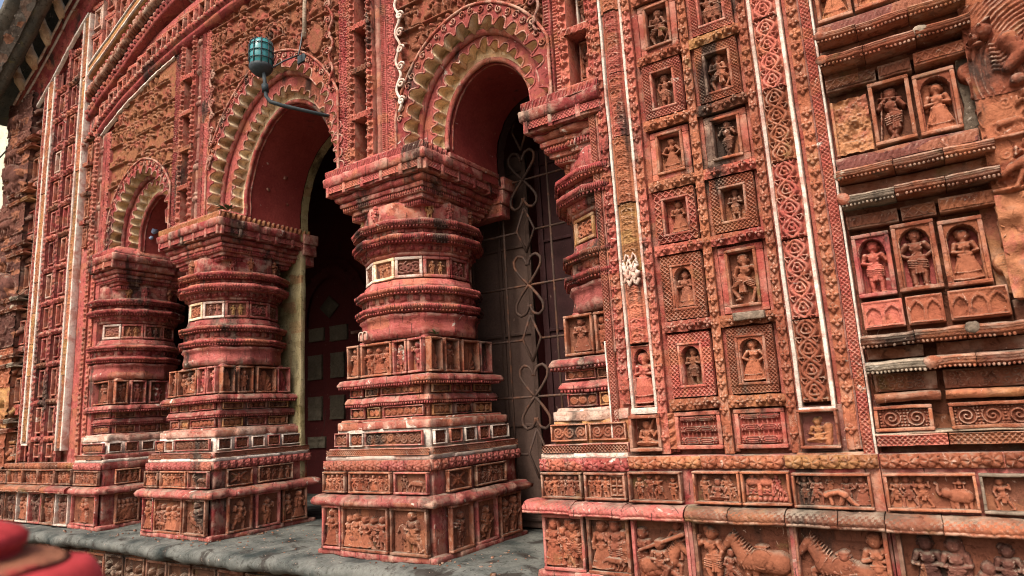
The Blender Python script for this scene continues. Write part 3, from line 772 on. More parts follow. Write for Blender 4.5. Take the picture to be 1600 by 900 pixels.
# ------------------------------------------------------------------ moulding swept along a straight run (local x), profile list of (y,z)
def mould_into(mb, x0, x1, prof, dx=.03, hatch=None, z0=0.0, res=None):
    prof = np.array(prof, float); k = len(prof)
    n = max(2, int(round((x1 - x0) / (res or dx))) + 1)
    X = np.linspace(x0, x1, n)
    P = np.zeros((n, k, 3)); P[..., 0] = X[:, None]; P[..., 1] = prof[None, :, 0]; P[..., 2] = prof[None, :, 1] + z0
    if hatch:
        lo, hi, p, a = hatch
        arc = np.concatenate([[0], np.cumsum(np.hypot(*np.diff(prof, axis=0).T))])
        m = (np.arange(k) >= lo) & (np.arange(k) <= hi)
        d = a * (.5 + .5 * np.sin(2 * math.pi * (X[:, None] - .8 * arc[None, :]) / p)) * m[None, :]
        P[..., 1] -= d
    mb.grid(P, flip=True)
    for i, fl in ((0, False), (n - 1, True)):
        c = P[i].mean(0); V = np.concatenate([P[i], c[None]]); a = np.arange(k - 1)
        F = np.stack([a, a + 1, np.full(k - 1, k)], 1); mb.add(V, F[:, ::-1] if fl else F)
def half_round(yb, yf, z0, z1, n=7, lip=0.0):
    th = np.linspace(math.pi / 2, -.15 * math.pi, n)
    pr = [(yb, z1)]
    h = z1 - z0 - lip
    for t in th: pr.append((yb + (yf - yb) * (.35 + .65 * math.cos(t)), z0 + lip + h * (.22 + .78 * math.sin(t)) if math.sin(t) > 0 else z0 + lip + h * (.22 + .78 * math.sin(t))))
    pr += [(yf, z0 + lip * .9), (yf + .004, z0)] if lip else []
    pr.append((yb, z0))
    return pr
ROLL = lambda yb, yf, z0, z1: [(yb, z1), (yf + .010, z1), (yf + .003, z1 - .006), (yf, (z0 + z1) / 2 + .004), (yf + .002, z0 + .010), (yf + .008, z0 + .006), (yf + .010, z0), (yb, z0)]

# ------------------------------------------------------------------ COLUMNS
def ring(shape, a, cx, cy, xmin=None, xmax=None, z=0.0, ds=.03, bump=.010):
    pts = []
    if shape == 'sq':
        ts = list(np.linspace(-1, -.565, 9)) + list(np.linspace(-.555, .345, 18)) + list(np.linspace(.355, 1, 12))
        base = []
        for t in ts[:-1]:
            off = bump if -.56 <= t <= .35 else 0.0
            base.append((t, off))
        for sx in range(4):
            ang = sx * math.pi / 2
            for t, off in base:
                x, y = t * a, -(a + off * (1 if abs(t) < 1 else 0))
                pts.append((x * math.cos(ang) - y * math.sin(ang), x * math.sin(ang) + y * math.cos(ang)))
    else:
        n = 12; R = a / math.cos(math.pi / n); k = 10
        for i in range(n):
            a0 = math.pi * (-.75) + i * 2 * math.pi / n; a1 = a0 + 2 * math.pi / n
            # vertices at the diagonals, so that a kink lies on the corner
            p0 = np.array([math.cos(a0), math.sin(a0)]) * R; p1 = np.array([math.cos(a1), math.sin(a1)]) * R
            for t in range(k): pts.append(tuple(p0 + (p1 - p0) * t / k))
    P = np.array([(cx + x, cy + y, z) for x, y in pts])
    if xmin is not None: P[:, 0] = np.maximum(P[:, 0], xmin)
    if xmax is not None: P[:, 0] = np.minimum(P[:, 0], xmax)
    return P
def tier(col, name, shape, prof, mat, dent=None, label=None, amp=.0021):
    t, cx, cy, lim = col
    m = MB(); RR = [ring(shape, a, cx, cy, lim[0], lim[1], z) for a, z in prof]
    if 'roll' in name or 'ledge' in name or 'step' in name:      # chips broken out of the lips
        am = max(a for a, z in prof)
        for R, (a, z) in zip(RR, prof):
            if a < am - .022: continue
            q = R.copy(); q[:, 2] = prof[0][1] * 1.7
            c_ = np.clip(vnoise(q, 16, 1) - .66, 0, .3) * .085 + np.clip(vnoise(q, 45, 2) - .70, 0, .3) * .05
            d = R[:, :2] - np.array([cx, cy]); R[:, :2] -= d / np.linalg.norm(d, axis=1, keepdims=True) * c_[:, None]
    m.loft(RR)
    for a, z, sz, pitch in ([] if not dent else dent if isinstance(dent, list) else [dent]):
        R = ring(shape, a, cx, cy, lim[0], lim[1], z, ds=.03); acc = 0
        for p, q in zip(R, np.roll(R, -1, 0)):
            L = np.linalg.norm(q - p)
            if L < .004 or (p[1] > cy + .3 and q[1] > cy + .3): continue
            k = int(round(L / pitch)); acc += L
            if k == 0:
                if acc < pitch: continue
                k = 1
            acc = 0
            for i in range(k):
                c = p + (q - p) * (i + .5) / k; dr = (q - p) / L; nn = np.array([dr[1], -dr[0], 0])
                V = []
                for dz in (-sz, sz):
                    for e, f_ in ((-1, -1), (1, -1), (1, 1), (-1, 1)): V.append(c + dr * e * pitch * .30 + nn * f_ * .004 + np.array([0, 0, dz]))
                m.add(V, [[3, 2, 1, 0], [4, 5, 6, 7], [0, 1, 5, 4], [1, 2, 6, 5], [2, 3, 7, 6], [3, 0, 4, 7]])
    return m.build(name, mat, t, amp=amp, label=label)

def column(label, cx, cy=.435, half=None, sideface=True, res=.0035, group='carved columns of the arcade', name='column', v=0, own=None):
    """half: None freestanding, 'L' only the left half shows (wall to its right), 'R' only the right half"""
    t = thing(name, label, 'column', (cx, cy, 0), group)
    lim = (None, cx + .035) if half == 'L' else ((cx - .035, None) if half == 'R' else (None, None))
    c = (t, cx, cy, lim)
    bb = lambda a, z0, z1, r=.004: [(a - r, z0), (a, z0 + r), (a, z1 - r), (a - r, z1)]
    roll = lambda a, z0, z1, g=.036: [(a - g, z0), (a - .016, z0 + .002), (a - .014, z0 + .013), (a, z0 + .016), (a + .002, z0 + .024), (a - .003, z1 - .020), (a - .012, z1 - .006), (a - g, z1)]
    tier(c, 'footing', 'sq', bb(.425, -.004, .028), 'pink_paint', amp=.004)
    tier(c, 'lower_frieze', 'sq', bb(.384, .024, .272), 'red_paint')
    if half != 'L': tier(c, 'base_ledge', 'sq', [(.40, .258), (.445, .262), (.458, .270), (.461, .288), (.448, .306), (.425, .318), (.40, .320)], 'pink_paint')
    tier(c, 'upper_frieze', 'sq', bb(.383, .318, .448), 'red_paint')
    tier(c, 'lotus_band', 'sq', bb(.398, .445, .500), 'pink_paint')
    tier(c, 'white_course', 'sq', bb(.397, .498, .521), 'lime_white')
    tier(c, 'lattice_band', 'sq', bb(.386, .520, .560), 'red_paint')
    tier(c, 'small_frieze', 'sq', bb(.348, .558, .662), 'lime_white' if v != 2 else 'ochre_clay')
    tier(c, 'step_course', 'sq', [(.358, .660), (.360, .664), (.360, .700), (.352, .704), (.335, .706), (.332, .716), (.31, .718)], 'lime_brick')
    tier(c, 'recess_band', 'sq', bb(.285, .716, .790, .002), 'red_paint')
    tier(c, 'roll_moulding', 'sq', roll(.322, .788, .842), 'pink_paint', dent=(.318, .794, .006, .014))
    tier(c, 'recess_band', 'sq', bb(.287, .840, .895, .002), 'red_paint')
    tier(c, 'roll_moulding', 'sq', roll(.352, .892, .948), 'pink_paint', dent=(.348, .898, .006, .014))
    tier(c, 'figure_block', 'sq', bb(.258, .946, 1.165), 'pink_paint')
    tier(c, 'neck', 'dod', [(.335, 1.160), (.342, 1.20), (.332, 1.235), (.336, 1.262), (.352, 1.275), (.348, 1.287)], 'pink_paint', amp=.004)
    tier(c, 'drum_roll', 'dod', [(.33, 1.286)] + roll(.372, 1.298, 1.348)[0:] + [(.338, 1.352)], 'red_paint', dent=[(.366, 1.303, .005, .014), (.3735, 1.326, .009, .0105)])
    tier(c, 'drum_recess', 'dod', bb(.336, 1.350, 1.402, .002), 'red_paint', dent=(.338, 1.376, .015, .062))
    tier(c, 'drum_roll', 'dod', roll(.374, 1.398, 1.448), 'red_paint', dent=[(.368, 1.403, .005, .014), (.3755, 1.425, .009, .0105)])
    tier(c, 'drum_band', 'dod', [(.335, 1.446), (.326, 1.462), (.318, 1.490), (.294, 1.495), (.294, 1.628), (.318, 1.632), (.322, 1.650)], 'red_paint')
    tier(c, 'drum_cornice', 'dod', [(.325, 1.648), (.335, 1.660), (.345, 1.690), (.345, 1.694)], 'red_paint', dent=(.339, 1.668, .011, .045))
    tier(c, 'drum_roll', 'dod', roll(.388, 1.690, 1.752), 'red_paint', dent=[(.380, 1.697, .006, .014), (.3895, 1.722, .011, .0105)])
    tier(c, 'drum_recess', 'dod', bb(.345, 1.748, 1.782, .002), 'red_paint', dent=(.347, 1.766, .010, .062))
    tier(c, 'drum_roll', 'dod', roll(.390, 1.778, 1.838), 'red_paint', dent=[(.382, 1.785, .006, .014), (.3915, 1.810, .010, .0105)])
    tier(c, 'capital_neck', 'dod', bb(.325, 1.834, 1.950), 'red_paint')
    cap = [(.283, 1.912, 1.946), (.303, 1.944, 1.972), (.322, 1.970, 1.998), (.336, 2.000, 2.026), (.358, 2.030, 2.066), (.384, 2.070, 2.128)]
    for i, (a, z0, z1) in enumerate(cap):
        pr = bb(a, z0, z1, .003) if i != 4 else [(a - .016, z0), (a - .004, z0 + .008), (a, z0 + .018), (a, z1 - .008), (a - .006, z1)]
        tier(c, 'capital_step', 'sq', pr, 'red_paint', dent=(a + .001, z0 + .017, .011, .016) if i in (0, 2) else None, amp=.0018)
        if i < 5: tier(c, 'capital_groove', 'sq', bb(a - .012, z1 - .001, cap[i + 1][1] + .003, .001), 'red_plain')
    m = MB()
    for t_ in (-.97, -.6, -.2, .2, .6, .97):
        if (half == 'L' and t_ > .1) or (half == 'R' and t_ < -.1): continue
        m = MB(); m.box(cx + t_ * .384 - .012, cx + t_ * .384 + .012, cy - .384 - .020, cy - .36, 2.066, 2.130, .003); m.build('capital_block', 'red_paint', t)
        if half is None: m = MB(); m.box(cx + .36, cx + .384 + .020, cy + t_ * .384 - .012, cy + t_ * .384 + .012, 2.067, 2.129, .003); m.build('capital_block', 'red_paint', t)
    tier(c, 'capital_ledge', 'sq', [(.392, 2.128), (.405, 2.134), (.408, 2.180), (.404, 2.188)], 'red_paint')
    tier(c, 'capital_top', 'sq', [(.395, 2.186), (.372, 2.215), (.345, 2.262)], 'red_paint')
    # ---- bands of relief on the visible faces
    x0 = cx - .40 if half != 'R' else cx; x1 = cx + .40 if half != 'L' else cx + .035
    def faces(a):
        out = []
        xs0 = cx - a if half != 'R' else cx - .035; xs1 = cx + a if half != 'L' else cx + .035
        out.append((np.array([xs0, cy - a - .011, 0]), UX, -UY, xs1 - xs0))
        if half != 'L' and sideface: out.append((np.array([cx + a + .011, cy - a, 0]), UY, UX, 2 * a))
        if half != 'R': out.append((np.array([cx - a - .011, cy + a, 0]), -UY, -UX, 2 * a))
        return out
    def strip(name, a, z0, z1, fn, mat, r=res, lift=.0, skipleft=True):
        m = MB()
        for O, u, n, w in faces(a)[: (2 if skipleft and half is None else 1 if skipleft else 3)]:
            g = HF(w, z1 - z0, r); X, Y = np.meshgrid(g.x, g.y, indexing='ij'); H = fn(X, Y, w, g.h)
            P = O + np.array([0, 0, z0]) + X[..., None] * u + Y[..., None] * UZ + (H + lift)[..., None] * n
            m.grid(P)
        return m.build(name, mat, t, smooth=True, amp=.0008)
    strip('lotus_row', .398, .446, .499, f_lotus(.058, .016), 'pink_paint', lift=.001)
    strip('lattice_strip', .386, .524, .556, f_lattice(.016, .009), 'orange_clay', r=res * .75, lift=.001)
    strip('leaf_crest', .395, 2.188, 2.238, f_leafrow(.042, .018), 'ochre_clay' if v == 1 else 'red_paint', lift=-.018)
    strip('capital_lattice', .384, 2.086, 2.124, f_lattice(.017, .005), 'red_paint', lift=.001)
    # plaques along the friezes
    def run(a, z0, z1, cuts, kinds, name, bw, d, r, mfs, figs, mbk='dark_clay'):
        fs = faces(a); j = 0
        for fi, (O, u, n, w) in enumerate(fs[: 2 if half is None or half == 'R' else 1]):
            if half == 'R' and fi == 0: segs = cuts[0][-1:]; segs = [(0.08, .97)]
            elif half == 'L': segs = [(.03, .50), (.53, .97)]
            else: segs = cuts[min(fi, len(cuts) - 1)]
            for s0, s1 in segs:
                k = kinds[j % len(kinds)]; j += 1; lab = None
                if own and name in own and j - 1 < len(own[name]): k, lab = own[name][j - 1]
                ww = (s1 - s0) * w
                draws = k(ww, z1 - z0) if callable(k) else k
                panel(t, O + u * s0 * w + np.array([0, 0, z0]), u, n, ww, z1 - z0, draws, bw, d, .010, mfs[j % len(mfs)], mbk, figs[j % len(figs)], r, name, lab)
    people = lambda dens=.075, hf_=.93: (lambda w, h: crowd(max(1, int(round(w / dens))), hf_))
    run(.405, .030, .262, [[(.015, .20), (.21, .635), (.655, .97)], [(.13, .36), (.40, .64), (.67, .93)]],
        [lambda w, h: [man(.5, .95, 'stand', 'hold', 1, hat='crown', skirt=True, staff=True)], lambda w, h: crowd(5, .82) + [(lambda g, w_, h_: g.beast(.22 * w_, 0, .35 * w_, -1, .004))],
         lambda w, h: [(lambda g, w_, h_: g.horse(.45 * w_, .0, .62 * w_, -1, True)), man(.62, .95, 'walk', 'hold', -1, hat='turban')],
         lambda w, h: crowd(1, .9), lambda w, h: crowd(1, .85), lambda w, h: crowd(2, .9)], 'relief_panel', .014, .020, res, ['orange_clay', 'red_paint', 'orange_clay', 'dark_clay'], ['figure_clay', 'orange_clay', 'figure_clay', 'dark_clay'])
    run(.403, .328, .440, [[(.01, .235), (.27, .66), (.69, .98)], [(.12, .36), (.42, .78)]],
        [people(.045), people(.05), lambda w, h: [man(.25, .95, 'walk', 'up', 1), (lambda g, w_, h_: g.beast(.66 * w_, 0, .48 * w_, -1))],
         lambda w, h: [(lambda g, w_, h_: (g.line([(.2 * w_, .2 * h_), (.8 * w_, .8 * h_)], .008), g.line([(.2 * w_, .8 * h_), (.8 * w_, .2 * h_)], .008), g.flower(.5 * w_, .5 * h_, .03)))], people(.06)],
        'frieze_panel', .010, .016, res * .85, ['orange_clay', 'dark_clay', 'orange_clay', 'pink_paint'], ['orange_clay', 'figure_clay', 'orange_clay', 'dark_clay'])
    sc = lambda w, h: [lambda g, w_, h_: [g.spiral((i + .5) * w_ / max(1, round(w_ / .05)), h_ * .5, h_ * .42, 1.7, .006, i * 2.0, 1 if i % 2 else -1) for i in range(max(1, round(w_ / .05)))]]
    run(.362, .572, .648, [[(.02, .17), (.19, .34), (.36, .94)], [(.02, .16), (.20, .34), (.38, .52), (.56, .70), (.73, .97)]], [sc], 'scroll_panel', .007, .010, res, ['lime_white', 'pink_paint'] if v != 2 else ['ochre_clay'], ['dark_clay', 'figure_clay', 'orange_clay'])
    run(.298, .724, .782, [[(.03, .22), (.26, .42), (.46, .96)], [(.04, .30), (.36, .62), (.66, .94)]], [sc], 'scroll_panel', .006, .008, res * 1.2, ['ochre_clay', 'red_paint'], ['ochre_clay', 'orange_clay'])
    run(.300, .846, .890, [[(.03, .20), (.24, .40), (.44, .94)], [(.04, .30), (.36, .62), (.66, .94)]], [sc], 'scroll_panel', .005, .007, res * 1.2, ['ochre_clay', 'pink_paint'], ['dark_clay', 'orange_clay'])
    # tall figures block
    fan = lambda w, h: [lambda g, w_, h_: setattr(g, 'H', f_fan(.012)(*np.meshgrid(g.x, g.y, indexing='ij'), w_, h_))]
    run(.285, .955, 1.145, [[(-.02, .15), (.18, .60), (.62, .80), (.82, 1.0)], [(-.02, .16), (.20, .42), (.47, .76), (.78, .98)]],
        [lambda w, h: [man(.5, .95, 'hip', 'fold', 1, skirt=True, hat='bun')], lambda w, h: crowd(3, .92), lambda w, h: [man(.5, .92, 'hip', 'hold', -1, hat='crown', staff=True)],
         lambda w, h: [man(.5, .92, 'hip', 'up', 1, hat='bun')], fan, lambda w, h: [man(.5, .88, 'stand', 'fold', 1, hat='crown')], fan, fan],
        'figure_panel', .012, .034, res * .9, ['orange_clay', 'orange_clay', 'orange_clay', 'pink_paint', 'pink_paint'], ['orange_clay', 'figure_clay', 'orange_clay', 'red_paint', 'red_paint'], 'dark_clay')
    # square plaques round the drum
    n = 12; R = .306
    side = 2 * R * math.tan(math.pi / n)
    mats_f = [('red_paint', 'red_paint'), ('red_paint', 'dark_clay'), ('lime_white', 'dark_clay'), ('lime_yellow', 'ochre_clay'), ('lime_white', 'purple_grey'), ('red_paint', 'ochre_clay')]
    for i in range(-2, 6):
        ang = math.radians(-120 + i * 30)          # outward direction
        nn = np.array([math.cos(ang), math.sin(ang), 0.]); u = np.array([-nn[1], nn[0], 0.])
        ctr = np.array([cx, cy, 0]) + nn * R
        if half == 'L' and ctr[0] > cx - .04: continue
        if half == 'R' and ctr[0] < cx + .04: continue
        mf, mg = mats_f[(i + 2) % 6] if half != 'L' else ('ochre_clay', 'ochre_clay')
        O = ctr - u * side / 2 + np.array([0, 0, 1.500])
        kind = (i + v) % 3
        dr = [rman(.3, .9), rman(.7, .9)] if kind != 2 else sc(side, .12)
        panel(t, O + u * .002, u, nn, side - .004, .124, dr, .017, .010, .008, mf, 'dark_clay', mg, res, 'drum_panel')
    # small standing figures under the capital
    for i in range(-1, 5):
        ang = math.radians(-105 + i * 30 + (0 if i % 2 else 8))
        nn = np.array([math.cos(ang), math.sin(ang), 0.]); u = np.array([-nn[1], nn[0], 0.])
        p = np.array([cx, cy, 0]) + nn * .330
        if half == 'L' and p[0] > cx - .05: continue
        if half == 'R' and p[0] < cx + .05: continue
        if i == 1: continue
        g = HF(.075, .115, res * .85); g.person(.0375, 0, .108, 'stand', 1, ['fold', 'hips', 'down'][i % 3], hat='crown', k=1.9)
        hf_part('neck_figure', g, p - u * .0375 + np.array([0, 0, 1.838]), u, UZ, nn, ['red_paint', 'orange_clay', 'ochre_clay'][(i + v) % 3], t)
    return t
# ------------------------------------------------------------------ WALL PIERS (right one, and the far left one mirrored)
MIR = -7.575
def chain_part(parent, x, z0, z1, wdt=.040, mat='orange_clay', y=.058, name='flower_chain', res=.003, p=.042):
    m = MB(); m.box(x - wdt / 2 + .003, x + wdt / 2 - .003, y - .003, .10, z0, z1, .002, .3)
    relief_into(m, x - wdt / 2, z0, wdt, z1 - z0, f_chain(p, .013), res, y, True)
    m.build(name, mat, parent, smooth=False, amp=.001)
def fillet(parent, x, z0, z1, w=.012, y=.050, mat='lime_white', name='lime_fillet'):
    m = MB(); m.box(x - w / 2, x + w / 2, y, .10, z0, z1, .003, .05); m.build(name, mat, parent, amp=.0014)

ROWS = [.725, 1.043, 1.377, 1.665, 1.950, 2.263, 2.57, 2.87, 3.17, 3.47, 3.77, 4.07, 4.37]
def wall_pier(label, right=True, rows=7, res=.003, curve=None):
    gx = (lambda x: x) if right else (lambda x: MIR - x)
    def seg(a, b): return (a, b) if right else (gx(b), gx(a))
    t = thing('wall_pier', label, 'wall', (gx(-.78), .1, 0), 'carved wall piers beside the arcade')
    ztop = ROWS[min(rows, len(ROWS) - 1)] if right else 4.75
    top = lambda x: ztop if curve is None else min(ztop, curve(gx(x)))
    xa, xb = -1.20, -.275
    m = MB()
    if curve is None: m.box(*seg(xa, xb), .122, .70, .44, ztop, .003, .25)
    else:
        xs = np.linspace(*seg(xa, xb), 12)
        for a, b in zip(xs[:-1], xs[1:]): m.box(a, b, .122, .7, .44, curve((a + b) / 2) + .05, .0, .5)
    m.build('wall_core', 'pier_red' if right else 'red_paint', t)
    # vertical strips: x0,x1 in right-hand coordinates
    for x0, x1, z0, z1 in ((-1.178, -1.087, .975 if right else .62, None), (-.508, -.410, .69, None)):
        a, b = seg(x0, x1); zt = top((x0 + x1) / 2)
        nblk = max(1, int(round((zt - z0) / .30)))
        zz = np.linspace(z0, zt, nblk + 1)
        for k in range(nblk):
            m = MB(); m.box(a, b, .062 + .004 * math.sin(k * 2.1), .1, zz[k] + .0015, zz[k + 1] - .0015, .002, .3)
            relief_into(m, a + .004, zz[k] + .003, b - a - .008, zz[k + 1] - zz[k] - .006, (f_knot(.062 + .006 * math.sin(k * 1.7), .018) if x0 < -1 else f_vine(.150 + .02 * math.sin(k * 1.9), .020)), res, .060 + .004 * math.sin(k * 2.1), True)
            worn = right and x0 < -1 and k == 1
            m.build('scroll_strip', 'ochre_clay' if worn or not right else ('orange_clay' if (k + (x0 < -1)) % 3 == 0 else 'pier_red'), t, amp=.0012)
    zb = .66
    for x in (-1.185, -1.080): fillet(t, gx(x), .70 if right else .60, top(x), .012 if right else .024, .050 if right else .042)
    for x in (-.515, -.403): fillet(t, gx(x), .672, top(x), .014 if right else .024, .050 if right else .042)
    m = MB(); m.box(*seg(-.522, -.397), .046, .1, .655, .674, .003); m.build('lime_fillet', 'lime_white', t)
    if right:
        m = MB(); m.box(*seg(-1.192, -1.074), .044, .1, .676, .702, .003); m.build('lime_fillet', 'lime_white', t)
    for x, w_ in ((-1.055, .038), (-.797, .036), (-.548, .034), (-.355, .042)):
        chain_part(t, gx(x), .51 if x != -.355 else .52, top(x), w_, 'red_paint' if not right else ('pier_red' if x in (-1.055,) else 'orange_clay'), res=res, p=.048)
    # narrow diamond strip and pale fillet at the outer border
    a, b = seg(-.326, -.292); m = MB(); relief_into(m, a, .50, b - a, top(-.31) - .50, f_lattice(.017, .007), res, .062, True); m.box(a, b, .064, .1, .50, top(-.31), .002, .4)
    m.build('lattice_strip', 'pier_red', t, amp=.001)
    fillet(t, gx(-.331), .52, top(-.331), .007, .056, 'purple_grey'); fillet(t, gx(-.286), .50, top(-.286), .008, .056, 'lime_white')
    for x, w_ in ((-1.024, .030), (-.812, .026), (-.773, .018), (-.572, .022), (-.530, .022), (-.384, .020), (-.335, .02)): fillet(t, gx(x), .515, top(x), w_, .086, 'pier_red' if right else 'red_paint', 'red_fillet')
    # rows of niches
    figs = {}
    if right:
        seat = lambda **k: [lambda g, w, h: g.person(.5 * w, .10 * h, 1.25 * h, 'seat', 1, 'offer', hat='turban', k=1.6, **k)]
        figs = {
            ('A', 0): ('bld', 'pink_paint', 'plaque carved as a balconied building in three storeys'),
            ('B', 0): ('bld', 'pink_paint', 'plaque carved as a two storey building front'),
            ('A', 1): ([man(.5, .90, 'stand', 'fold', 1, hat='turban', k=1.8)], .036, True, 'dark_clay', 'niche with a standing robed figure holding a drum'),
            ('B', 1): ([man(.5, .92, 'hip', 'hips', -1, hat='bun', skirt=True, k=1.7)], .030, True, 'orange_clay', 'niche with a woman standing hand on hip'),
            ('A', 2): ([man(.5, .88, 'hip', 'fold', 1, hat='crown', skirt=True, k=1.5)], .038, True, 'dark_clay', 'dark arched niche with a worn greenish figure'),
            ('B', 2): ([man(.5, .93, 'dance', 'up', -1, hat='turban', k=1.8)], 0, False, 'figure_clay', 'plain framed niche with a dancing pot bellied figure'),
            ('A', 3): ([man(.5, .93, 'hip', 'hold', 1, hat='bun', skirt=True, k=1.6)], .028, False, 'figure_clay', 'niche with a woman holding a stringed instrument'),
            ('B', 3): ([man(.5, .95, 'stand', 'fold', 1, hat='turban', k=1.9)], .034, False, 'dark_clay', 'niche with a dark figure standing with folded arms'),
            ('A', 4): ([man(.5, .90, 'stand', 'hips', 1, hat='bun', skirt=True, k=1.7)], 0, False, 'figure_clay', 'niche with a woman in a wide pleated skirt'),
            ('B', 4): ([man(.52, .95, 'flute', 'flute', -1, hat='crown', k=1.8)], 0, False, 'dark_clay', 'niche with a flute player standing cross legged'),
            ('A', 5): ([man(.5, .93, 'hip', 'up', -1, hat='turban', k=1.8)], .032, False, 'dark_clay', 'niche with a standing figure lifting one arm'),
            ('B', 5): ([man(.5, 1.0, 'dance', 'fold', 1, hat='bun', k=1.7)], .030, False, 'figure_clay', 'niche with a seated dancer drawing up one knee'),
            ('A', 6): ([man(.5, .95, 'dance', 'hold', 1, hat='crown', k=1.8)], 0, False, 'dark_clay', 'niche with a dark figure riding astride'),
            ('B', 6): ([man(.3, .95, 'hip', 'reach', 1, hat='crown', k=1.6), man(.7, .92, 'stand', 'hold', -1, hat='bun', k=1.6)], .030, False, 'dark_clay', 'niche with a couple side by side'),
        }
    zs = [.515] + ROWS
    for r_ in range(len(zs) - 1):
        z0, z1 = zs[r_], zs[r_ + 1]
        for cname, x0, x1 in (('A', -1.012, -.822), ('B', -.768, -.578)):
            a, b = seg(x0, x1)
            if curve is not None and z1 + .03 > top((x0 + x1) / 2): continue
            if curve is None and z1 > ztop + .01: continue
            # ledge of flowers above the cell
            m = MB()
            la, lb = (a - .012, b + .012)
            m.box(la, lb, .062, .10, z1 - .036, z1 + .004, .004)
            relief_into(m, la, z1 - .040, lb - la, .046, f_chain(.038, .022), res, .060)
            if right and cname == 'B' and r_ == 1: pass
            m.build('flower_ledge', (['pier_red', 'orange_clay', 'dark_clay', 'pier_red', 'ochre_clay'] if right else ['red_paint', 'pier_red', 'red_paint', 'dark_clay', 'red_paint'])[int((r_ * 2 + (cname == 'B') * 3 + 1) % 5)], t, amp=.003)
            inner_z0, inner_z1 = z0 + .012, z1 - .048
            if right and r_ <= 6:
                it = figs[(cname, r_)]
                if it[0] == 'bld':
                    m = MB(); w_ = b - a; h_ = inner_z1 - inner_z0
                    frame_into(m, w_, h_, .016, .020, .012)
                    P = xbuild(m, 'building_plaque', 'pier_red', t, (a, .085, inner_z0), UX, -UY, label=it[2])
                    relief('storeys', (a + .016, .086, inner_z0 + .014), UX, UZ, -UY, w_ - .032, h_ - .028, f_building(.020), 'pier_red', P, res)
                    continue
                draw, lat, arch, mg, lab = it
                w_, h_ = b - a - .012, inner_z1 - inner_z0
                if lat:
                    panel(t, (a + .006, .075, inner_z0), UX, -UY, w_, h_, draw, .011, .016, .040, ['orange_clay', 'pier_red'][(r_ + (cname == 'B')) % 2], 'dark_clay' if (r_ + (cname == 'B')) % 3 else 'pier_red', mg, res * .8, 'niche_panel', lab, arch, lattice=lat)
                else:
                    fw = .030
                    m = MB(); frame_into(m, w_, h_, fw, .004, .03); 
                    P0 = panel(t, (a + .006 + fw * .9, .078, inner_z0 + .02), UX, -UY, w_ - 1.8 * fw, h_ - .035, draw, .012, .014, .038, 'orange_clay', 'dark_clay', mg, res * .8, 'niche_panel', lab, arch)
                    xbuild(m, 'surround', 'pier_red', P0, (a + .006, .082, inner_z0), UX, -UY)
            else:
                w_, h_ = b - a - .012, inner_z1 - inner_z0
                panel(t, (a + .04, .078, inner_z0 + .02), UX, -UY, w_ - .068, h_ - .03, [rman(.5, .92)], .014, .016, .035, ['red_paint', 'pier_red', 'lime_brick', 'red_paint'][(r_ * 2 + 1) % 4 if cname == 'A' else (r_ + 1) % 4], 'red_paint', ['figure_clay', 'ochre_clay'][r_ % 2], res * 1.3, 'niche_panel')
    if right:
        # slipped white stone on the right column of niches
        m = MB(); m.box(-.72, -.60, .022, .09, 1.020, 1.050, .004); m.build('broken_ledge', 'lichen_mortar', t, amp=.004)
        # tall niche at the foot of the scroll strip, square niches below
        panel(t, (-1.178, .075, .705), UX, -UY, .093, .262, [man(.5, .88, 'hip', 'fold', -1, hat='bun', skirt=True, k=2.0)], .006, .012, .038, 'pier_red', 'dark_clay', 'pier_red', res * .8, 'niche_panel', 'tall arched niche with a woman between white fillets', True)
        panel(t, (-1.205, .060, .522), UX, -UY, .140, .150, [lambda g, w, h: (g.person(.42 * w, .02 * h, 1.28 * h, 'seat', 1, 'offer', hat='turban', k=1.3), g.cap((.35 * w, .25 * h), (.75 * w, .95 * h), .006, .006, .012))], .014, .026, .04, 'orange_clay', 'dark_clay', 'figure_clay', res * .7, 'niche_panel', 'square orange framed niche with a seated lute player')
        m = MB(); m.box(-.560, -.345, .068, .10, .512, .680, .003); m.build('surround', 'purple_grey', t, amp=.003)
        panel(t, (-.528, .050, .526), UX, -UY, .136, .140, [lambda g, w, h: (g.person(.45 * w, .02 * h, 1.2 * h, 'seat', -1, 'hold', hat='bun', k=1.4), g.cap((.7 * w, .05 * h), (.75 * w, .55 * h), .014, .016, .004))], .010, .030, .03, 'orange_clay', 'dark_clay', 'ochre_clay', res * .7, 'niche_panel', 'square niche with a crouching figure with one knee raised')
        m = MB(); m.box(-.372, -.352, .050, .1, .518, .676, .003); m.build('side_tile', 'orange_clay', t)
        relief('side_tile', (-1.058, .07, .53), UX, UZ, -UY, .05, .145, lambda X, Y, w, h: f_leafrow(.04, .012)(Y, X, h, w), 'orange_clay', t, res)
        m = MB(); m.box(-.548, -.325, .040, .1, .480, .513, .005); m.build('plain_course', 'ochre_plaster', t, amp=.004)
        # white run of lime on the scroll strip
        m = MB()
        for zc, s in ((1.300, 1.2), (1.272, 1.4), (1.245, 1.1), (1.35, .6), (1.322, .8)):
            pts = [(-1.165 + i * .0085, .038, zc + .018 * math.sin(i * 1.7 + zc * 40)) for i in range(9)]
            m.tube(pts, .0075 * s, 6)
        m.build('lime_splash', 'lime_white', t, True, .003)
    return t

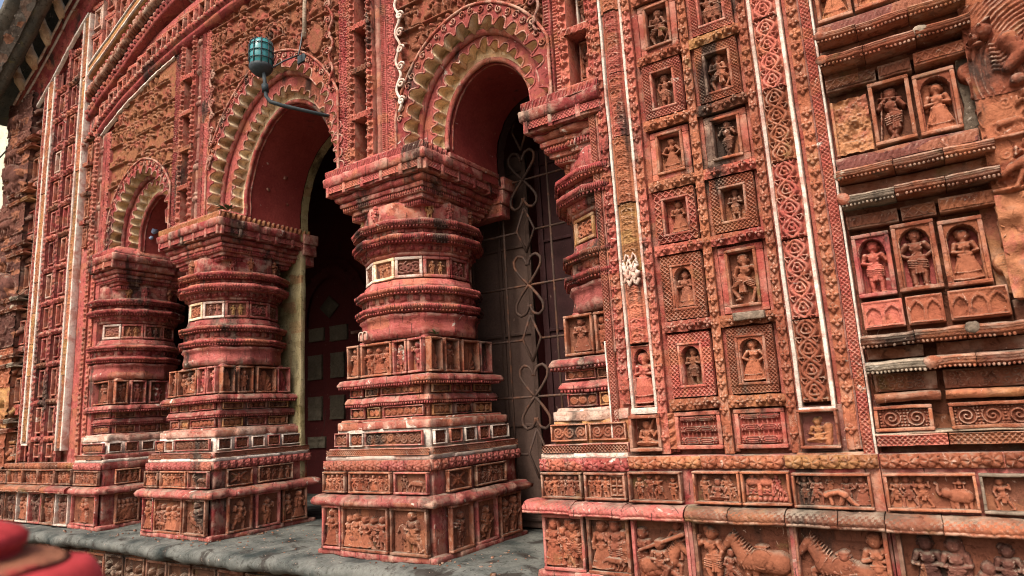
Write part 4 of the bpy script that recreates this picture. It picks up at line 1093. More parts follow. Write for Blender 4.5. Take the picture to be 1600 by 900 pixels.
def base_run(t, x0, x1, right=True, res=.0028, segs=None, ups=None, dark=False, ledges=None, lotus='pier_red', mfl='pier_red'):
    """the two carved friezes, ledge, lattice and lotus band along the foot of a wall"""
    m = MB(); m.box(x0, x1, .040, .6, -.006, .30, .003, .2); m.box(x0, x1, .041, .6, .301, .455, .003, .2); m.box(x0, x1, .034, .6, .456, .505, .003, .2); m.build('base_core', 'red_paint', t)
    # ledge pieces
    L = ledges or [(x0, x1, 'orange_clay', 0)]
    for a, b, mt, dz in L:
        m = MB(); mould_into(m, a, b, half_round(.04, -.052 - dz * .3, .268 + dz, .322 + dz, 9, .012), hatch=(1, 8, .021, .0055), res=.0045)
        m.build('base_ledge', mt, t, amp=.0022)
    # lotus band in slabs
    k = max(1, int(round((x1 - x0) / .30))); xs = np.linspace(x0, x1, k + 1)
    for i in range(k):
        m = MB(); m.box(xs[i] + .001, xs[i + 1] - .001, .030, .06, .456, .504, .002, .2); relief_into(m, xs[i] + .002, .456, xs[i + 1] - xs[i] - .004, .048, f_lotus(.058, .018), res, .029)
        m.build('lotus_band', [lotus, 'orange_clay', lotus, 'ochre_clay'][i % 4], t, amp=.0015)

LF_RIGHT = None
def friezes(t, lower, upper, res):
    for x0, x1, draws, mf, mg, lab in lower:
        panel(t, (x0, .010, .012), UX, -UY, x1 - x0, .256, draws, .014, .020, .024, mf, 'dark_clay', mg, res, 'relief_panel', lab)
    for x0, x1, draws, mf, mg, lab, dz in upper:
        panel(t, (x0, .012, .330 + dz), UX, -UY, x1 - x0, .122, draws, .009, .016, .022, mf, 'dark_clay', mg, res * .8, 'frieze_panel', lab)

# ------------------------------------------------------------------ CORNER WALLS with ledges and plaques
def ledge_run(t, a, b, z0, z1, yf, mat, seed, saw=.35, name='ledge'):
    """rounded ledge with a fine ribbed top and a row of beads under the lip, in two or three blocks"""
    r = np.random.default_rng(seed); n = max(1, int(round((b - a) / .17))); cuts = np.linspace(a, b, n + 1); cuts[1:-1] += r.uniform(-.03, .03, n - 1)
    for i in range(n):
        m = MB(); dy = r.uniform(-.006, .006); dz = r.uniform(-.003, .003); x0, x1 = cuts[i] + .001, cuts[i + 1] - .001
        pr = [(.1, z1), (yf + .035, z1), (yf + .012, z1 - .005), (yf + .006, z1 - .012), (yf + .009, z1 - .013), (yf + .002, z1 - .020), (yf + .005, z1 - .021), (yf, z0 + .010), (yf + .006, z0 + .006), (yf + .012, z0 + .004), (yf + .012, z0), (.1, z0)]
        mould_into(m, x0, x1, [(y + dy, z + dz) for y, z in pr], dx=.02)
        k = max(2, int((x1 - x0) / .0125))
        for j in range(k):
            if r.random() < .08: continue
            m.sphere((x0 + (j + .5) * (x1 - x0) / k, yf + .010 + dy, z0 - .001 + dz), (.0048, .006, .006), 6, 5)
        worn = r.random() < .3
        m.build(name, mat if not worn else ['dark_clay', 'lichen_mortar', 'ochre_clay'][int(r.integers(3))], t, amp=.0028)
        if r.random() < .35:
            m = MB(); m.sphere((x0 + .012, yf + .010, (z0 + z1) / 2), (.024, .014, .020), 10, 8); m.build('ledge_boss', ['lichen_mortar', 'orange_clay'][int(r.integers(2))], t, amp=.008)

def corner_wall(label, right=True, kmax=3, res=.003, curve=None):
    gx = (lambda x: x) if right else (lambda x: MIR - x)
    def seg(a, b): return (a, b) if right else (gx(b), gx(a))
    xa, xb = -.278, .200
    t = thing('corner_wall', label, 'wall', (gx(-.05), .12, 0), 'banded corner walls of the facade')
    a, b = seg(xa, xb)
    ztop = 1.05 + .545 * kmax + (.0 if curve is None else 2)
    zt = ztop if curve is None else curve((a + b) / 2)
    m = MB(); m.box(a, b, .122, .7, .44, zt, .003, .25); m.build('wall_core', 'dark_clay', t, amp=.004)
    # lattice, scroll panels and plain course over the friezes
    k = 2
    xs = [a, a + .21, b]
    for i in range(2):
        x0, x1 = xs[i] + .002, xs[i + 1] - .002
        m = MB(); m.box(x0, x1, .040, .14, .529, .567, .002, .2); relief_into(m, x0, .531, x1 - x0, .034, f_lattice(.018, .008), res, .039); m.build('lattice_course', 'orange_clay' if i else 'pier_red', t, amp=.0018)
        m = MB(); frame_into(m, x1 - x0 - .03, .086, .012, .014, .02); P = xbuild(m, 'scroll_panel', 'orange_clay', t, (x0 + .012 * i, .060, .578), UX, -UY, .002)
        relief('scrollwork', (x0 + .012 * i + .012, .068, .590), UX, UZ, -UY, x1 - x0 - .054, .062, f_scrollpanel(2 if i == 0 else 3, .014), 'figure_clay', P, res * .8)
        m = MB(); mould_into(m, x0 + .01, x1, ROLL(.14, .030 + .006 * i, .676, .706), dx=.03); m.build('plain_course', ['orange_clay', 'ochre_clay'][i], t, amp=.004)
        m = MB(); m.box(x0 + .01, x1 - .005, .070, .14, .712, .775, .003); relief_into(m, x0 + .02, .718, x1 - x0 - .06, .05, f_spirals(.03, .006), res, .069); m.build('recess_band', 'dark_clay', t, amp=.003)
        m = MB(); m.box(x0 + .004, x1 - .03 + .02 * i, .066, .14, .826, .868, .003); m.build('recess_band', 'dark_clay', t, amp=.003)
    m = MB(); m.box(a, b, .05, .14, .568, .577, .003); m.build('mortar_course', 'lichen_mortar', t, amp=.005)
    ledge_run(t, a, b, .783, .821, -.022, 'orange_clay', 3 + right)
    ledge_run(t, a, b, .872, .912, -.020, 'orange_clay', 5 + right)
    mini = [(.0, .27), (.29, .52), (.55, .90)]
    for i, (s0, s1) in enumerate(mini):
        w_ = (xb - xa); x0, x1 = seg(xa + .012 + s0 * w_, xa + .012 + s1 * w_)
        m = MB(); m.box(x0, x1, .062 - .01 * (i == 2), .14, .936, 1.036, .003); relief_into(m, x0 + .006, .942, x1 - x0 - .012, .088, f_arcade(.052, .010), res, .061 - .01 * (i == 2)); m.build('arcade_panel', ['pier_red', 'orange_clay', 'orange_clay'][i], t, amp=.0015)
    # rows of plaques
    rows_right = {
        0: [([man(.5, .93, 'stand', 'offer', 1, hat='turban', k=1.7)], 'red_paint', 'pier_red', 'plaque of a bearded man with a yellow daubed face', True),
            ([man(.5, .95, 'stand', 'hips', 1, hat='crown', k=1.7)], 'orange_clay', 'figure_clay', 'arched plaque of a bare chested man facing front with hands at his waist', True),
            ([man(.5, .88, 'stand', 'hold', 1, hat='bun', skirt=True, k=1.7)], 'orange_clay', 'figure_clay', 'arched plaque of a woman in a long flared skirt', True)],
        1: [(None, 'ochre_plaster', 'ochre_plaster', 'eroded plaque worn down to bare clay', False),
            ([man(.5, .93, 'flute', 'flute', -1, hat='turban', staff=True, k=1.8)], 'orange_clay', 'figure_clay', 'plaque of a cross legged flute player with a staff', False),
            ([lambda g, w, h: g.person(.5 * w, -.04 * h, .92 * h, 'stand', 1, 'fold', hat='bun', skirt=True, k=1.7), lambda g, w, h: g.cap((.15 * w, .45 * h), (.18 * w, .85 * h), .008, .02)], 'orange_clay', 'figure_clay', 'arched plaque of a seated woman in wide robes', True)],
        2: [([man(.5, .9, 'stand', 'fold', 1, hat='bun', skirt=True, k=1.6)], 'orange_clay', 'ochre_clay', 'plaque of a robed figure at the upper edge', False),
            ([man(.5, .9, 'stand', 'hold', -1, hat='crown', skirt=True, k=1.6)], 'orange_clay', 'ochre_clay', 'plaque of two worn robed figures', False),
            ([man(.5, .9, 'stand', 'hips', 1)], 'orange_clay', 'figure_clay', None, False)]}
    for k in range(kmax):
        z = 1.05 + .545 * k
        if curve is not None and z + .5 > curve((a + b) / 2) - .15: break
        for i, (x0r, x1r) in enumerate(((-.268, -.146), (-.138, -.006), (.004, .132))):
            x0, x1 = seg(x0r, x1r)
            if right and k in rows_right:
                dr, mf, mg, lab, ar = rows_right[k][i]
                if dr is None:
                    m = MB(); g = HF(x1 - x0, .215, .003); X, Y = np.meshgrid(g.x, g.y, indexing='ij')
                    nz = vnoise(np.stack([X.ravel(), Y.ravel(), 0 * X.ravel() + 3], 1), 14).reshape(X.shape) + .5 * vnoise(np.stack([X.ravel(), Y.ravel(), 0 * X.ravel()], 1), 50).reshape(X.shape) + .35 * vnoise(np.stack([X.ravel(), Y.ravel(), 0 * X.ravel() + 5], 1), 130).reshape(X.shape)
                    m.grid(np.stack([x0 + X, .115 - .030 * nz, z + .005 + Y], -1)); m.box(x0 - .004, x0 + .006, .07, .14, z, z + .22); m.build('relief_panel', 'ochre_plaster', t, smooth=True, amp=.0, label=lab); continue
            else: dr, mf, mg, lab, ar = [rman(.5, .92)], ['orange_clay', 'pier_red'][(i + k) % 2], ['figure_clay', 'carving_dark'][k % 2], None, False
            panel(t, (x0, .070, z + .003 * (i == 1)), UX, -UY, x1 - x0, .232 + .012 * (i == 1), dr, .014, .018, .046, mf, 'dark_clay' if k != 0 else 'red_paint', mg, res * .85, 'relief_panel', lab, ar)
        m = MB(); m.box(a + .003, b, .1185, .14, z - .015, z + .262, .002); m.build('plaster_bed', 'dark_clay', t, amp=.001)
        m = MB(); m.box(a + .003, b, .085, .14, z + .306, z + .336, .003); m.build('recess_band', 'dark_clay', t, amp=.004)
        if right:
            m = MB(); m.box(.134, .205, .10, .14, z - .02, z + .26, .003); m.build('mortar_patch', 'lichen_mortar' if k else 'ochre_plaster', t, amp=.010)
        zt2 = z + .258
        for i, (s0, s1) in enumerate(((0, .36), (.37, .60), (.61, .99))):
            x0, x1 = seg(xa + .004 + s0 * (xb - xa), xa + s1 * (xb - xa))
            yy = .060 - .022 * (i == 2)
            m = MB(); m.box(x0, x1, yy, .14, zt2, zt2 + .05, .003); relief_into(m, x0 + .004, zt2 + .008, x1 - x0 - .008, .034, f_lattice(.03, .006) if (i + k) % 2 else f_leafrow(.022, .007), res, yy); m.build('trim_course', ['dark_clay', 'dark_clay', 'orange_clay'][i], t, amp=.0022)
        ledge_run(t, a, b, z + .335, z + .375, -.030, 'orange_clay', 20 + k * 3 + right)
        m = MB(); m.box(a, b, .062, .14, z + .378, z + .425, .003); m.build('recess_band', 'dark_clay', t, amp=.004)
        ledge_run(t, a, b, z + .430, z + .468, -.026, 'orange_clay', 40 + k * 3 + right)
        m = MB(); m.box(a, b - .03, .058, .14, z + .478, z + .535, .003); relief_into(m, a + .004, z + .488, b - a - .04, .036, f_leafrow(.020, .006), res, .057); m.build('trim_course', 'purple_grey', t, amp=.0022)
    return t

def corner_carving(label, x0, w, z0, z1, nblk, mat, y0=-.02, depth=.36, res=.0045, seed=5, labels=None, mats=None, kinds=None, hs=1.25):
    """the projecting stack of carved blocks at the corner of the facade"""
    t = thing('corner_carving', label, 'carving', (x0 + w / 2, y0 + .15, 0), 'stacked animal carvings at the corners')
    zz = np.linspace(z0, z1, nblk + 1)
    r = np.random.default_rng(seed)
    for k in range(nblk):
        h = zz[k + 1] - zz[k]
        m = MB(); m.box(x0 + .01, x0 + w - .01, y0 + .02, y0 + depth, zz[k] + .002, zz[k + 1] - .002, .012, .05)
        g = HF(w, h, res)
        for fx in (0.5,):
            kind = (k + seed) % 3 if kinds is None else kinds[k]
            if kind == 9: pass
            elif kind == 0:
                for i in range(30):
                    c = .25 * h; rr = .06 * w + i * .0125
                    th = np.linspace(.0, 3.6, 18)
                    g.line(list(zip(.58 * w + rr * np.cos(th) * (1 + .04 * math.sin(i)), c + rr * 1.3 * np.sin(th))), .0052, .004)
                # maned face in profile at the upper left
                g.ell(.16 * w, .66 * h, .085 * w, .085 * h, .3, .028, .016); g.ell(.075 * w, .60 * h, .045 * w, .040 * h, 0, .018, .022); g.ell(.10 * w, .545 * h, .05 * w, .022 * h, .2, .014, .018)
                g.ell(.135 * w, .70 * h, .022 * w, .012 * h, 0, .010, .045); g.ell(.20 * w, .74 * h, .05 * w, .018 * h, .5, .014, .036); g.ell(.055 * w, .625 * h, .016 * w, .014 * h, 0, .010, .042)
                for i in range(7): g.line([(.20 * w, (.52 - .045 * i) * h), (.26 * w, (.50 - .045 * i) * h), (.32 * w, (.53 - .045 * i) * h)], .006, .012)
                g.cap((.34 * w, .50 * h), (.42 * w, .34 * h), .030, .024, .016); g.cap((.42 * w, .34 * h), (.30 * w, .22 * h), .024, .016, .018)
                g.cap((.60 * w, .60 * h), (.50 * w, .34 * h), .034, .024, .020); g.cap((.50 * w, .34 * h), (.62 * w, .22 * h), .024, .016, .02)
                g.person(.80 * w, .08 * h, .72 * h, 'walk', -1, 'up', z=.012, hat='bun'); g.ell(.52 * w, .13 * h, .075 * w, .07 * h, 0, .026, .014); g.ell(.50 * w, .14 * h, .02 * w, .016 * h, 0, .008, .04); g.ell(.36 * w, .09 * h, .07 * w, .06 * h, 0, .022, .012)
            elif kind == 5:
                tiers(g, 0, h * .46, z0=.012); g.beast(.4 * w, .02 * h, .55 * w, -1, .02)
            elif kind == 1:
                g.horse(.45 * w, .02 * h, .95 * w, -1, True, z=.01); g.person(.62 * w, .38 * h, .75 * h, 'ride', -1, 'hold', z=.03); g.beast(.6 * w, -.02 * h, .7 * w, 1, .0)
                for i in range(5): g.spiral(.1 * w + .2 * w * i, .92 * h, .07 * w, 1.4, .008)
            else:
                g.beast(.45 * w, .03 * h, .8 * w, -1, .02); g.person(.3 * w, .25 * h, .75 * h, 'dance', 1, 'both_up', z=.02); g.person(.75 * w, .2 * h, .8 * h, 'walk', -1, 'up', z=.015)
                for i in range(6): g.spiral(.08 * w + .17 * w * i, .10 * h, .07 * w, 1.4, .009, i)
        nz = vnoise(np.stack([(g.x[:, None] + 0 * g.y).ravel(), (g.y[None, :] + 0 * g.x[:, None]).ravel(), np.full(g.nx * g.ny, k * 3.1)], 1), 22).reshape(g.nx, g.ny)
        g.H = np.maximum(g.H * hs, (.05 if kinds is not None and kinds[k] == 9 else .014) * nz)
        P = m.build('carved_block', (mats or [mat])[k % len(mats or [mat])], t, amp=.006, label=(labels or [None] * nblk)[k])
        hf_part('beasts', g, (x0, y0 + .022, zz[k] + .003), UX, UZ, -UY, (mats or [mat])[k % len(mats or [mat])], P, cut=False)
        g2 = HF(depth, h, res * 1.5)
        g2.beast(.5 * depth, .05 * h, .9 * depth, -1); g2.spiral(.3 * depth, .7 * h, .1, 1.5, .01); g2.spiral(.7 * depth, .7 * h, .1, 1.5, .01)
        hf_part('beasts', g2, (x0 + .011, y0 + depth, zz[k] + .003), -UY, UZ, -UX, (mats or [mat])[k % len(mats or [mat])], P)
        hf_part('beasts', g2, (x0 + w - .011, y0 + .02, zz[k] + .003), UY, UZ, UX, (mats or [mat])[k % len(mats or [mat])], P)
    return t
# ------------------------------------------------------------------ curves of the bent roof
XC = -3.69
def mk(xs, zs, peak):
    xs = np.array(xs + [XC]); zs = np.array(zs + [peak])
    def f(x):
        x = np.asarray(x, float); xm = np.where(x > XC, 2 * XC - x, x)
        return np.interp(xm, xs, zs) - np.where(xm < xs[0], (xs[0] - xm) * .58, 0)
    return f
cP = mk([-6.05, -5.7, -5.3, -4.85, -4.3], [3.405, 3.55, 3.655, 3.735, 3.80], 3.84)
cR = mk([-6.15, -5.79, -5.52, -5.185, -4.5], [3.83, 3.99, 4.13, 4.265, 4.45], 4.58)
cD = mk([-6.32, -5.96, -5.54, -4.9], [4.05, 4.20, 4.39, 4.60], 4.80)
cK = mk([-7.74, -7.44, -7.05, -6.72, -6.2, -5.2], [4.25, 4.42, 4.66, 4.90, 5.20, 5.65], 6.0)
def cPier(x): return float(cK(x)) - .42

def sweep_curve(m, f, x0, x1, prof, n=60, twist=None):
    """profile (y, dz) carried along the curve z = f(x)"""
    X = np.linspace(x0, x1, n); Z = f(X); pr = np.array(prof)
    sl = np.gradient(Z, X); nx = -sl / np.sqrt(1 + sl ** 2); nz = 1 / np.sqrt(1 + sl ** 2)
    P = np.zeros((n, len(pr), 3)); P[..., 0] = X[:, None] + nx[:, None] * pr[None, :, 1]; P[..., 1] = pr[None, :, 0]; P[..., 2] = Z[:, None] + nz[:, None] * pr[None, :, 1]
    m.grid(P, flip=True)

# ------------------------------------------------------------------ PILASTERS over the capitals
def pilaster(label, c, mode='full', res=.004, ztop=None, rows=((2.30, 2.525), (2.605, 2.835), (2.875, 3.135), (3.185, 3.44))):
    t = thing('pilaster', label, 'pilaster', (c, .1, 2.24), 'carved pilasters between the arches')
    zt = (lambda x: float(cP(x)) + .06) if ztop is None else (lambda x: ztop)
    lo, hi = (-.225, .262) if mode == 'full' else ((-.185, .12) if mode == 'right' else (-.04, .262))
    m = MB(); m.box(c + lo, c + hi, .20, .72, 2.232, zt(c), .003, .2); m.build('core', 'red_paint', t)
    def strip(a, b, fn, y, mat, name, vert=True):
        if a < lo - .001 or b > hi + .001: return
        m = MB(); m.box(c + a, c + b, y + .002, .205, 2.236, zt(c), .002, .3); relief_into(m, c + a, 2.24, b - a, zt(c) - 2.26, fn, res, y, True); m.build(name, mat, t, amp=.0012)
    strip(-.222, -.152, f_spirals(.035, .008), .100, 'red_paint', 'spiral_strip')
    strip(-.148, -.122, f_bead(.018, .008), .096, 'pier_red', 'bead_strip')
    strip(-.118, -.070, f_chain(.042, .018), .086, 'pier_red', 'flower_chain')
    strip(.034, .084, f_chain(.042, .018), .086, 'pier_red', 'flower_chain')
    strip(.150, .190, f_bead(.0125, .010), .096, 'red_paint', 'bead_strip')
    strip(.196, .260, f_spirals(.035, .008), .100, 'red_paint', 'spiral_strip')
    if hi > .14:
        m = MB(); x = c + .118; z0 = 2.24; z1 = zt(c)
        m.tube([(x, .118, z) for z in np.linspace(z0, z1, 40)], .022, 10)
        if mode != 'full' or c < -4:
            for z in np.arange(2.42, z1, .26):
                m.sphere((x, .112, z), (.042, .034, .030), 8, 6); m.sphere((x, .112, z + .045), (.03, .026, .018), 8, 6)
        m.build('shaft', 'purple_grey', t, amp=.003)
    if mode != 'left' :
        for i, (z0, z1) in enumerate(rows):
            if z1 > zt(c) - .05: break
            m = MB(); m.box(c - .112, c + .078, .080, .2, z1 + .004, z1 + .034, .004); relief_into(m, c - .114, z1, .194, .042, f_leafrow(.03, .018), res, .082); m.build('flower_ledge', 'dark_clay' if i == 1 else 'pier_red', t, amp=.002)
            panel(t, (c - .048, .176, z0 + .01), UX, -UY, .080, z1 - z0 - .015, [man(.5, .84, 'hip', 'fold' if i % 2 else 'hips', 1, hat='crown', k=1.6, skirt=i == 0)], .010, .016, .02, ['orange_clay', 'lime_white', 'orange_clay', 'orange_clay'][i % 4], 'red_paint', ['figure_clay', 'dark_clay', 'ochre_clay', 'orange_clay'][i % 4], res * .8, 'niche_panel', None, i % 2 == 0)
    return t

# ------------------------------------------------------------------ ARCHES
def arch_pts(cx, hw, rise, zs, zleg, n=120):
    th = np.linspace(math.pi, 0, n); x = np.cos(th); z = np.sin(th)
    zz = .94 * z + .06 * (1 - np.abs(x))
    P = np.stack([cx + hw * x, zs + rise * zz], 1)
    L = np.array([[cx - hw, z_] for z_ in np.linspace(zleg, zs, 4)[:-1]]); R = np.array([[cx + hw, z_] for z_ in np.linspace(zs, zleg, 4)[1:]])
    return np.concatenate([L, P, R])
def resample(P, n):
    d = np.concatenate([[0], np.cumsum(np.hypot(*np.diff(P, axis=0).T))]); s = np.linspace(0, d[-1], n)
    return np.stack([np.interp(s, d, P[:, 0]), np.interp(s, d, P[:, 1])], 1), d[-1]
def scallop(P, pitch, depth, per=14):
    Q, L = resample(P, 10); n = int(round(L / pitch)); N = n * per + 1
    Q, L = resample(P, N)
    t = np.gradient(Q, axis=0); t /= np.linalg.norm(t, axis=1, keepdims=True); nrm = np.stack([-t[:, 1], t[:, 0]], 1)
    f = (np.arange(N) % per) / per; k = (np.arange(N) // per)
    u = np.clip(np.abs(2 * f - 1) / .78, 0, 1)
    d = depth * np.sqrt(np.clip(1 - u ** 2.6, 0, 1)) * (1 + .16 * np.sin(k * 2.3) + .10 * np.sin(k * 5.1))
    d = d * (np.sin(k * 7.77) > -.97)
    return Q + nrm * d[:, None], Q, nrm
def arch_unit(label, cx, outer, rib, inner, barrel, bounds, depthY=.74, zs=2.31, zleg=2.235, res=.005, group='cusped arches of the arcade', dens=1.0, smin=.11, smax=.165, ring=.075, rear='lime_yellow'):
    t = thing('arch', label, 'arch', (cx, .1, 2.24), group)
    def plate(hw, rise, depth, pitch, outer_pts, y0, y1, mat, soff, name):
        tips = arch_pts(cx, hw, rise, zs, zleg)
        sc, base, nrm = scallop(tips, pitch, depth)
        O, _ = resample(outer_pts, len(sc))
        # front face, radially subdivided
        m = MB(); k = 6
        P = np.array([[(a[0] + (b[0] - a[0]) * i / k, y0, a[1] + (b[1] - a[1]) * i / k) for i in range(k + 1)] for a, b in zip(sc, O)])
        m.grid(P, flip=False)
        # raised white-edged rim along the cusps
        m2 = MB(); m2.grid(np.array([[(a[0], y0 + (y1 - y0) * i / 4, a[1]) for i in range(5)] for a in sc]), flip=True)
        p = m.build(name, mat, t, amp=.002)
        m2.build('soffit', soff, p, amp=.005)
        rim = sc + nrm * .006
        m3 = MB(); m3.tube([(a[0], y0 - .001, a[1]) for a in rim], .0052, 5); m3.build('rim', 'pink_paint', p, amp=.0025)
        return p
    def ringplate(o, i_, y, mat, name):
        A, _ = resample(arch_pts(cx, *i_, zs, zleg), 100); B, _ = resample(arch_pts(cx, *o, zs, zleg), 100)
        m = MB(); m.grid(np.array([[(a[0] + (b[0] - a[0]) * s, y, a[1] + (b[1] - a[1]) * s) for s in (0, .33, .66, 1)] for a, b in zip(A, B)])); m.build(name, mat, t, amp=.003)
    def roll(hw, rise, y, r, mat, name):
        m = MB(); m.tube([(x, y, z) for x, z in resample(arch_pts(cx, hw, rise, zs, zleg), 90)[0]], r, 10); m.build(name, mat, t, True, .002)
    def sheet(hw, rise, y0, y1, mat, name, n=12, amp=.002):
        A = resample(arch_pts(cx, hw, rise, zs, zleg - .1), 90)[0]
        m = MB(); m.grid(np.array([[(x, y0 + (y1 - y0) * i / n, z) for i in range(n + 1)] for x, z in A]), flip=True); m.build(name, mat, t, True, amp)
    # outer ring of spirals, cusps
    oring = (outer[0] + ring, outer[1] + ring)
    OP = arch_pts(cx, *oring, zs, zleg); OP[:, 0] = np.clip(OP[:, 0], *bounds)
    plate(outer[0] - .052, outer[1] - .052, .054, .088, OP, .092, .182, 'red_paint', 'lime_yellow', 'outer_cusps')
    # spirals carved on the outer ring, and its beaded edge
    m = MB(); ct = resample(arch_pts(cx, outer[0] + .04, outer[1] + .04, zs, zleg), int(math.pi * outer[0] / .05))[0]
    for i, (x, z) in enumerate(ct):
        if not bounds[0] + .03 < x < bounds[1] - .03: continue
        tt = np.linspace(0, 1, 12); A = i * 2.2 + tt * 8; rr = .024 * (1 - .85 * tt)
        m.tube(np.stack([x + rr * np.cos(A), np.full(12, .086), z + rr * np.sin(A)], 1), .005, 4)
    e = resample(OP, 130)[0]
    m.tube([(x, .088, z) for x, z in e], .009, 6)
    m.build('ring_spirals', 'pier_red', t, amp=.001)
    ringplate((outer[0] + .01, outer[1] + .01), (rib[0] - .01, rib[1] - .01), .184, 'lime_yellow', 'cusp_back')
    roll(rib[0], rib[1], .180, .020, 'red_paint', 'rib')
    RP = arch_pts(cx, rib[0], rib[1], zs, zleg)
    plate(inner[0] - .040, inner[1] - .040, .042, .072, RP, .190, .256, 'red_paint', 'lime_yellow', 'inner_cusps')
    ringplate((inner[0] + .01, inner[1] + .01), (barrel[0] + .008, barrel[1] + .008), .258, 'lime_yellow', 'cusp_back')
    roll(barrel[0] + .018, barrel[1] + .018, .262, .016, 'red_paint', 'rib'); roll(barrel[0] + .004, barrel[1] + .004, .290, .009, 'red_paint', 'rib')
    sheet(barrel[0], barrel[1], .268, depthY, 'red_plain', 'barrel', amp=.003)
    sheet(barrel[0] - .008, barrel[1] - .008, depthY, depthY + .07, rear, 'rear_edge')
    # spandrel of tangled figures
    x0, x1 = bounds; zt = float(max(cP(np.linspace(x0, x1, 9)))) + .02; zb = zleg
    g = HF(x1 - x0, zt - zb, res)
    area = (x1 - x0) * (zt - zb)
    tiers(g, zb, smax)
    X, Y = np.meshgrid(g.x, g.y, indexing='ij')
    nz = vnoise(np.stack([X.ravel(), Y.ravel(), 0 * X.ravel() + cx], 1), 5).reshape(X.shape)
    g.H = np.where(nz > .80, .014 + .01 * nz, np.maximum(g.H * 1.35, .0))
    for _ in range(1):
        Hp = np.pad(g.H, 1, 'edge'); g.H = (Hp[1:-1, 1:-1] * 2 + Hp[:-2, 1:-1] + Hp[2:, 1:-1] + Hp[1:-1, :-2] + Hp[1:-1, 2:]) / 6
    def clip(X, Y):
        xx = (X + x0 - cx) / oring[0]; zz = (Y + zb - zs) / oring[1]
        r = np.where(zz > 0, np.hypot(xx, zz), np.abs(xx))
        return (r > .975) & (Y + zb < cP(X + x0))
    hf_part('spandrel_relief', g, (x0, .124, zb), UX, UZ, -UY, 'spandrel_clay', t, cut=False, clip=clip)
    # wall that carries the spandrel, cut round the opening
    A = resample(arch_pts(cx, outer[0] + .03, outer[1] + .03, zs, zleg), 80)[0]
    m = MB(); P = np.array([[(np.clip(a[0], x0, x1), (.130), a[1] + (float(cP(a[0])) + .1 - a[1]) * s) for s in (0, .5, 1)] for a in A]); m.grid(P, flip=False)
    m.build('spandrel_ground', 'red_paint', t)
    return t

def volute_trim(t, x, z0, z1, sg, mat='lime_white'):
    m = MB(); zz = np.linspace(z0, z1, 50); w = .018 * np.sin((zz - z0) * 34)
    m.tube(np.stack([x + sg * w, np.full(50, .078), zz], 1), .0085, 6)
    for z in np.arange(z0 + .06, z1 - .02, .11):
        tt = np.linspace(0, 1, 14); A = tt * 9; rr = .030 * (1 - .85 * tt)
        m.tube(np.stack([x + sg * (.022) + sg * rr * np.cos(A), np.full(14, .074), z + rr * np.sin(A)], 1), .007, 5)
    m.build('volute_trim', mat, t, True, .002)
# ================================================================== ASSEMBLY
# ---- ground and plinth
m = MB(); m.grid(np.array([[(x, y, -.92) for y in np.linspace(-60, 60, 30)] for x in np.linspace(-70, 60, 30)]), flip=True)
g0 = m.build('ground', 'earth', None, amp=.0); g0['kind'] = 'structure'
pl = thing('plinth', 'dark weathered stone plinth slab that the columns stand on', 'plinth', (-5, .3, -.5))
m = MB()
xs = np.linspace(-9.2, -1.70, 150); prof = [(1.0, .0), (.6, .0), (.3, .0), (.1, .0), (-.05, -.003), (-.12, -.006), (-.150, -.014), (-.168, -.030), (-.172, -.052), (-.160, -.075), (-.135, -.090), (-.09, -.095)]
P = np.array([[(x, y + (.030 * math.sin(x * 2.1) + .012 * math.sin(x * 9)) * (y < .05) - .03 * (x < -4.4) * (y < .05), z) for y, z in prof] for x in xs])
m.grid(P, flip=True); m.grid(np.array([[(-1.70, y, z) for y in (1.0, -.09)] for z in (0, -.09)]))
m.build('slab', 'stone_dark', pl, False, .008)
m = MB(); m.box(-9.2, -1.70, -.085, 1.0, -.94, -.093, .004, .1); m.build('plinth_wall', 'plinth_clay', pl, amp=.006)
for i, x in enumerate(np.arange(-6.6, -1.95, .27)):
    panel(pl, (x, -.088, -.42), UX, -UY, .25, .30, crowd(2, .85), .016, .014, .010, ['plinth_clay', 'dark_clay'][i % 3 == 1], 'plinth_clay', 'plinth_clay', .008, 'relief_panel')

m = MB(); r_ = np.random.default_rng(8)
for i in range(260):
    x = r_.uniform(-6.0, -1.8); y = r_.uniform(-.12, .5); q = r_.uniform(.002, .008) * (1 + 1.2 * (r_.random() < .08))
    m.sphere((x, y, .004), (q * r_.uniform(.8, 1.6), q * r_.uniform(.8, 1.4), q * .7), 6, 4)
gr = m.build('grit', 'dark_clay', None, amp=.002); gr['kind'] = 'stuff'
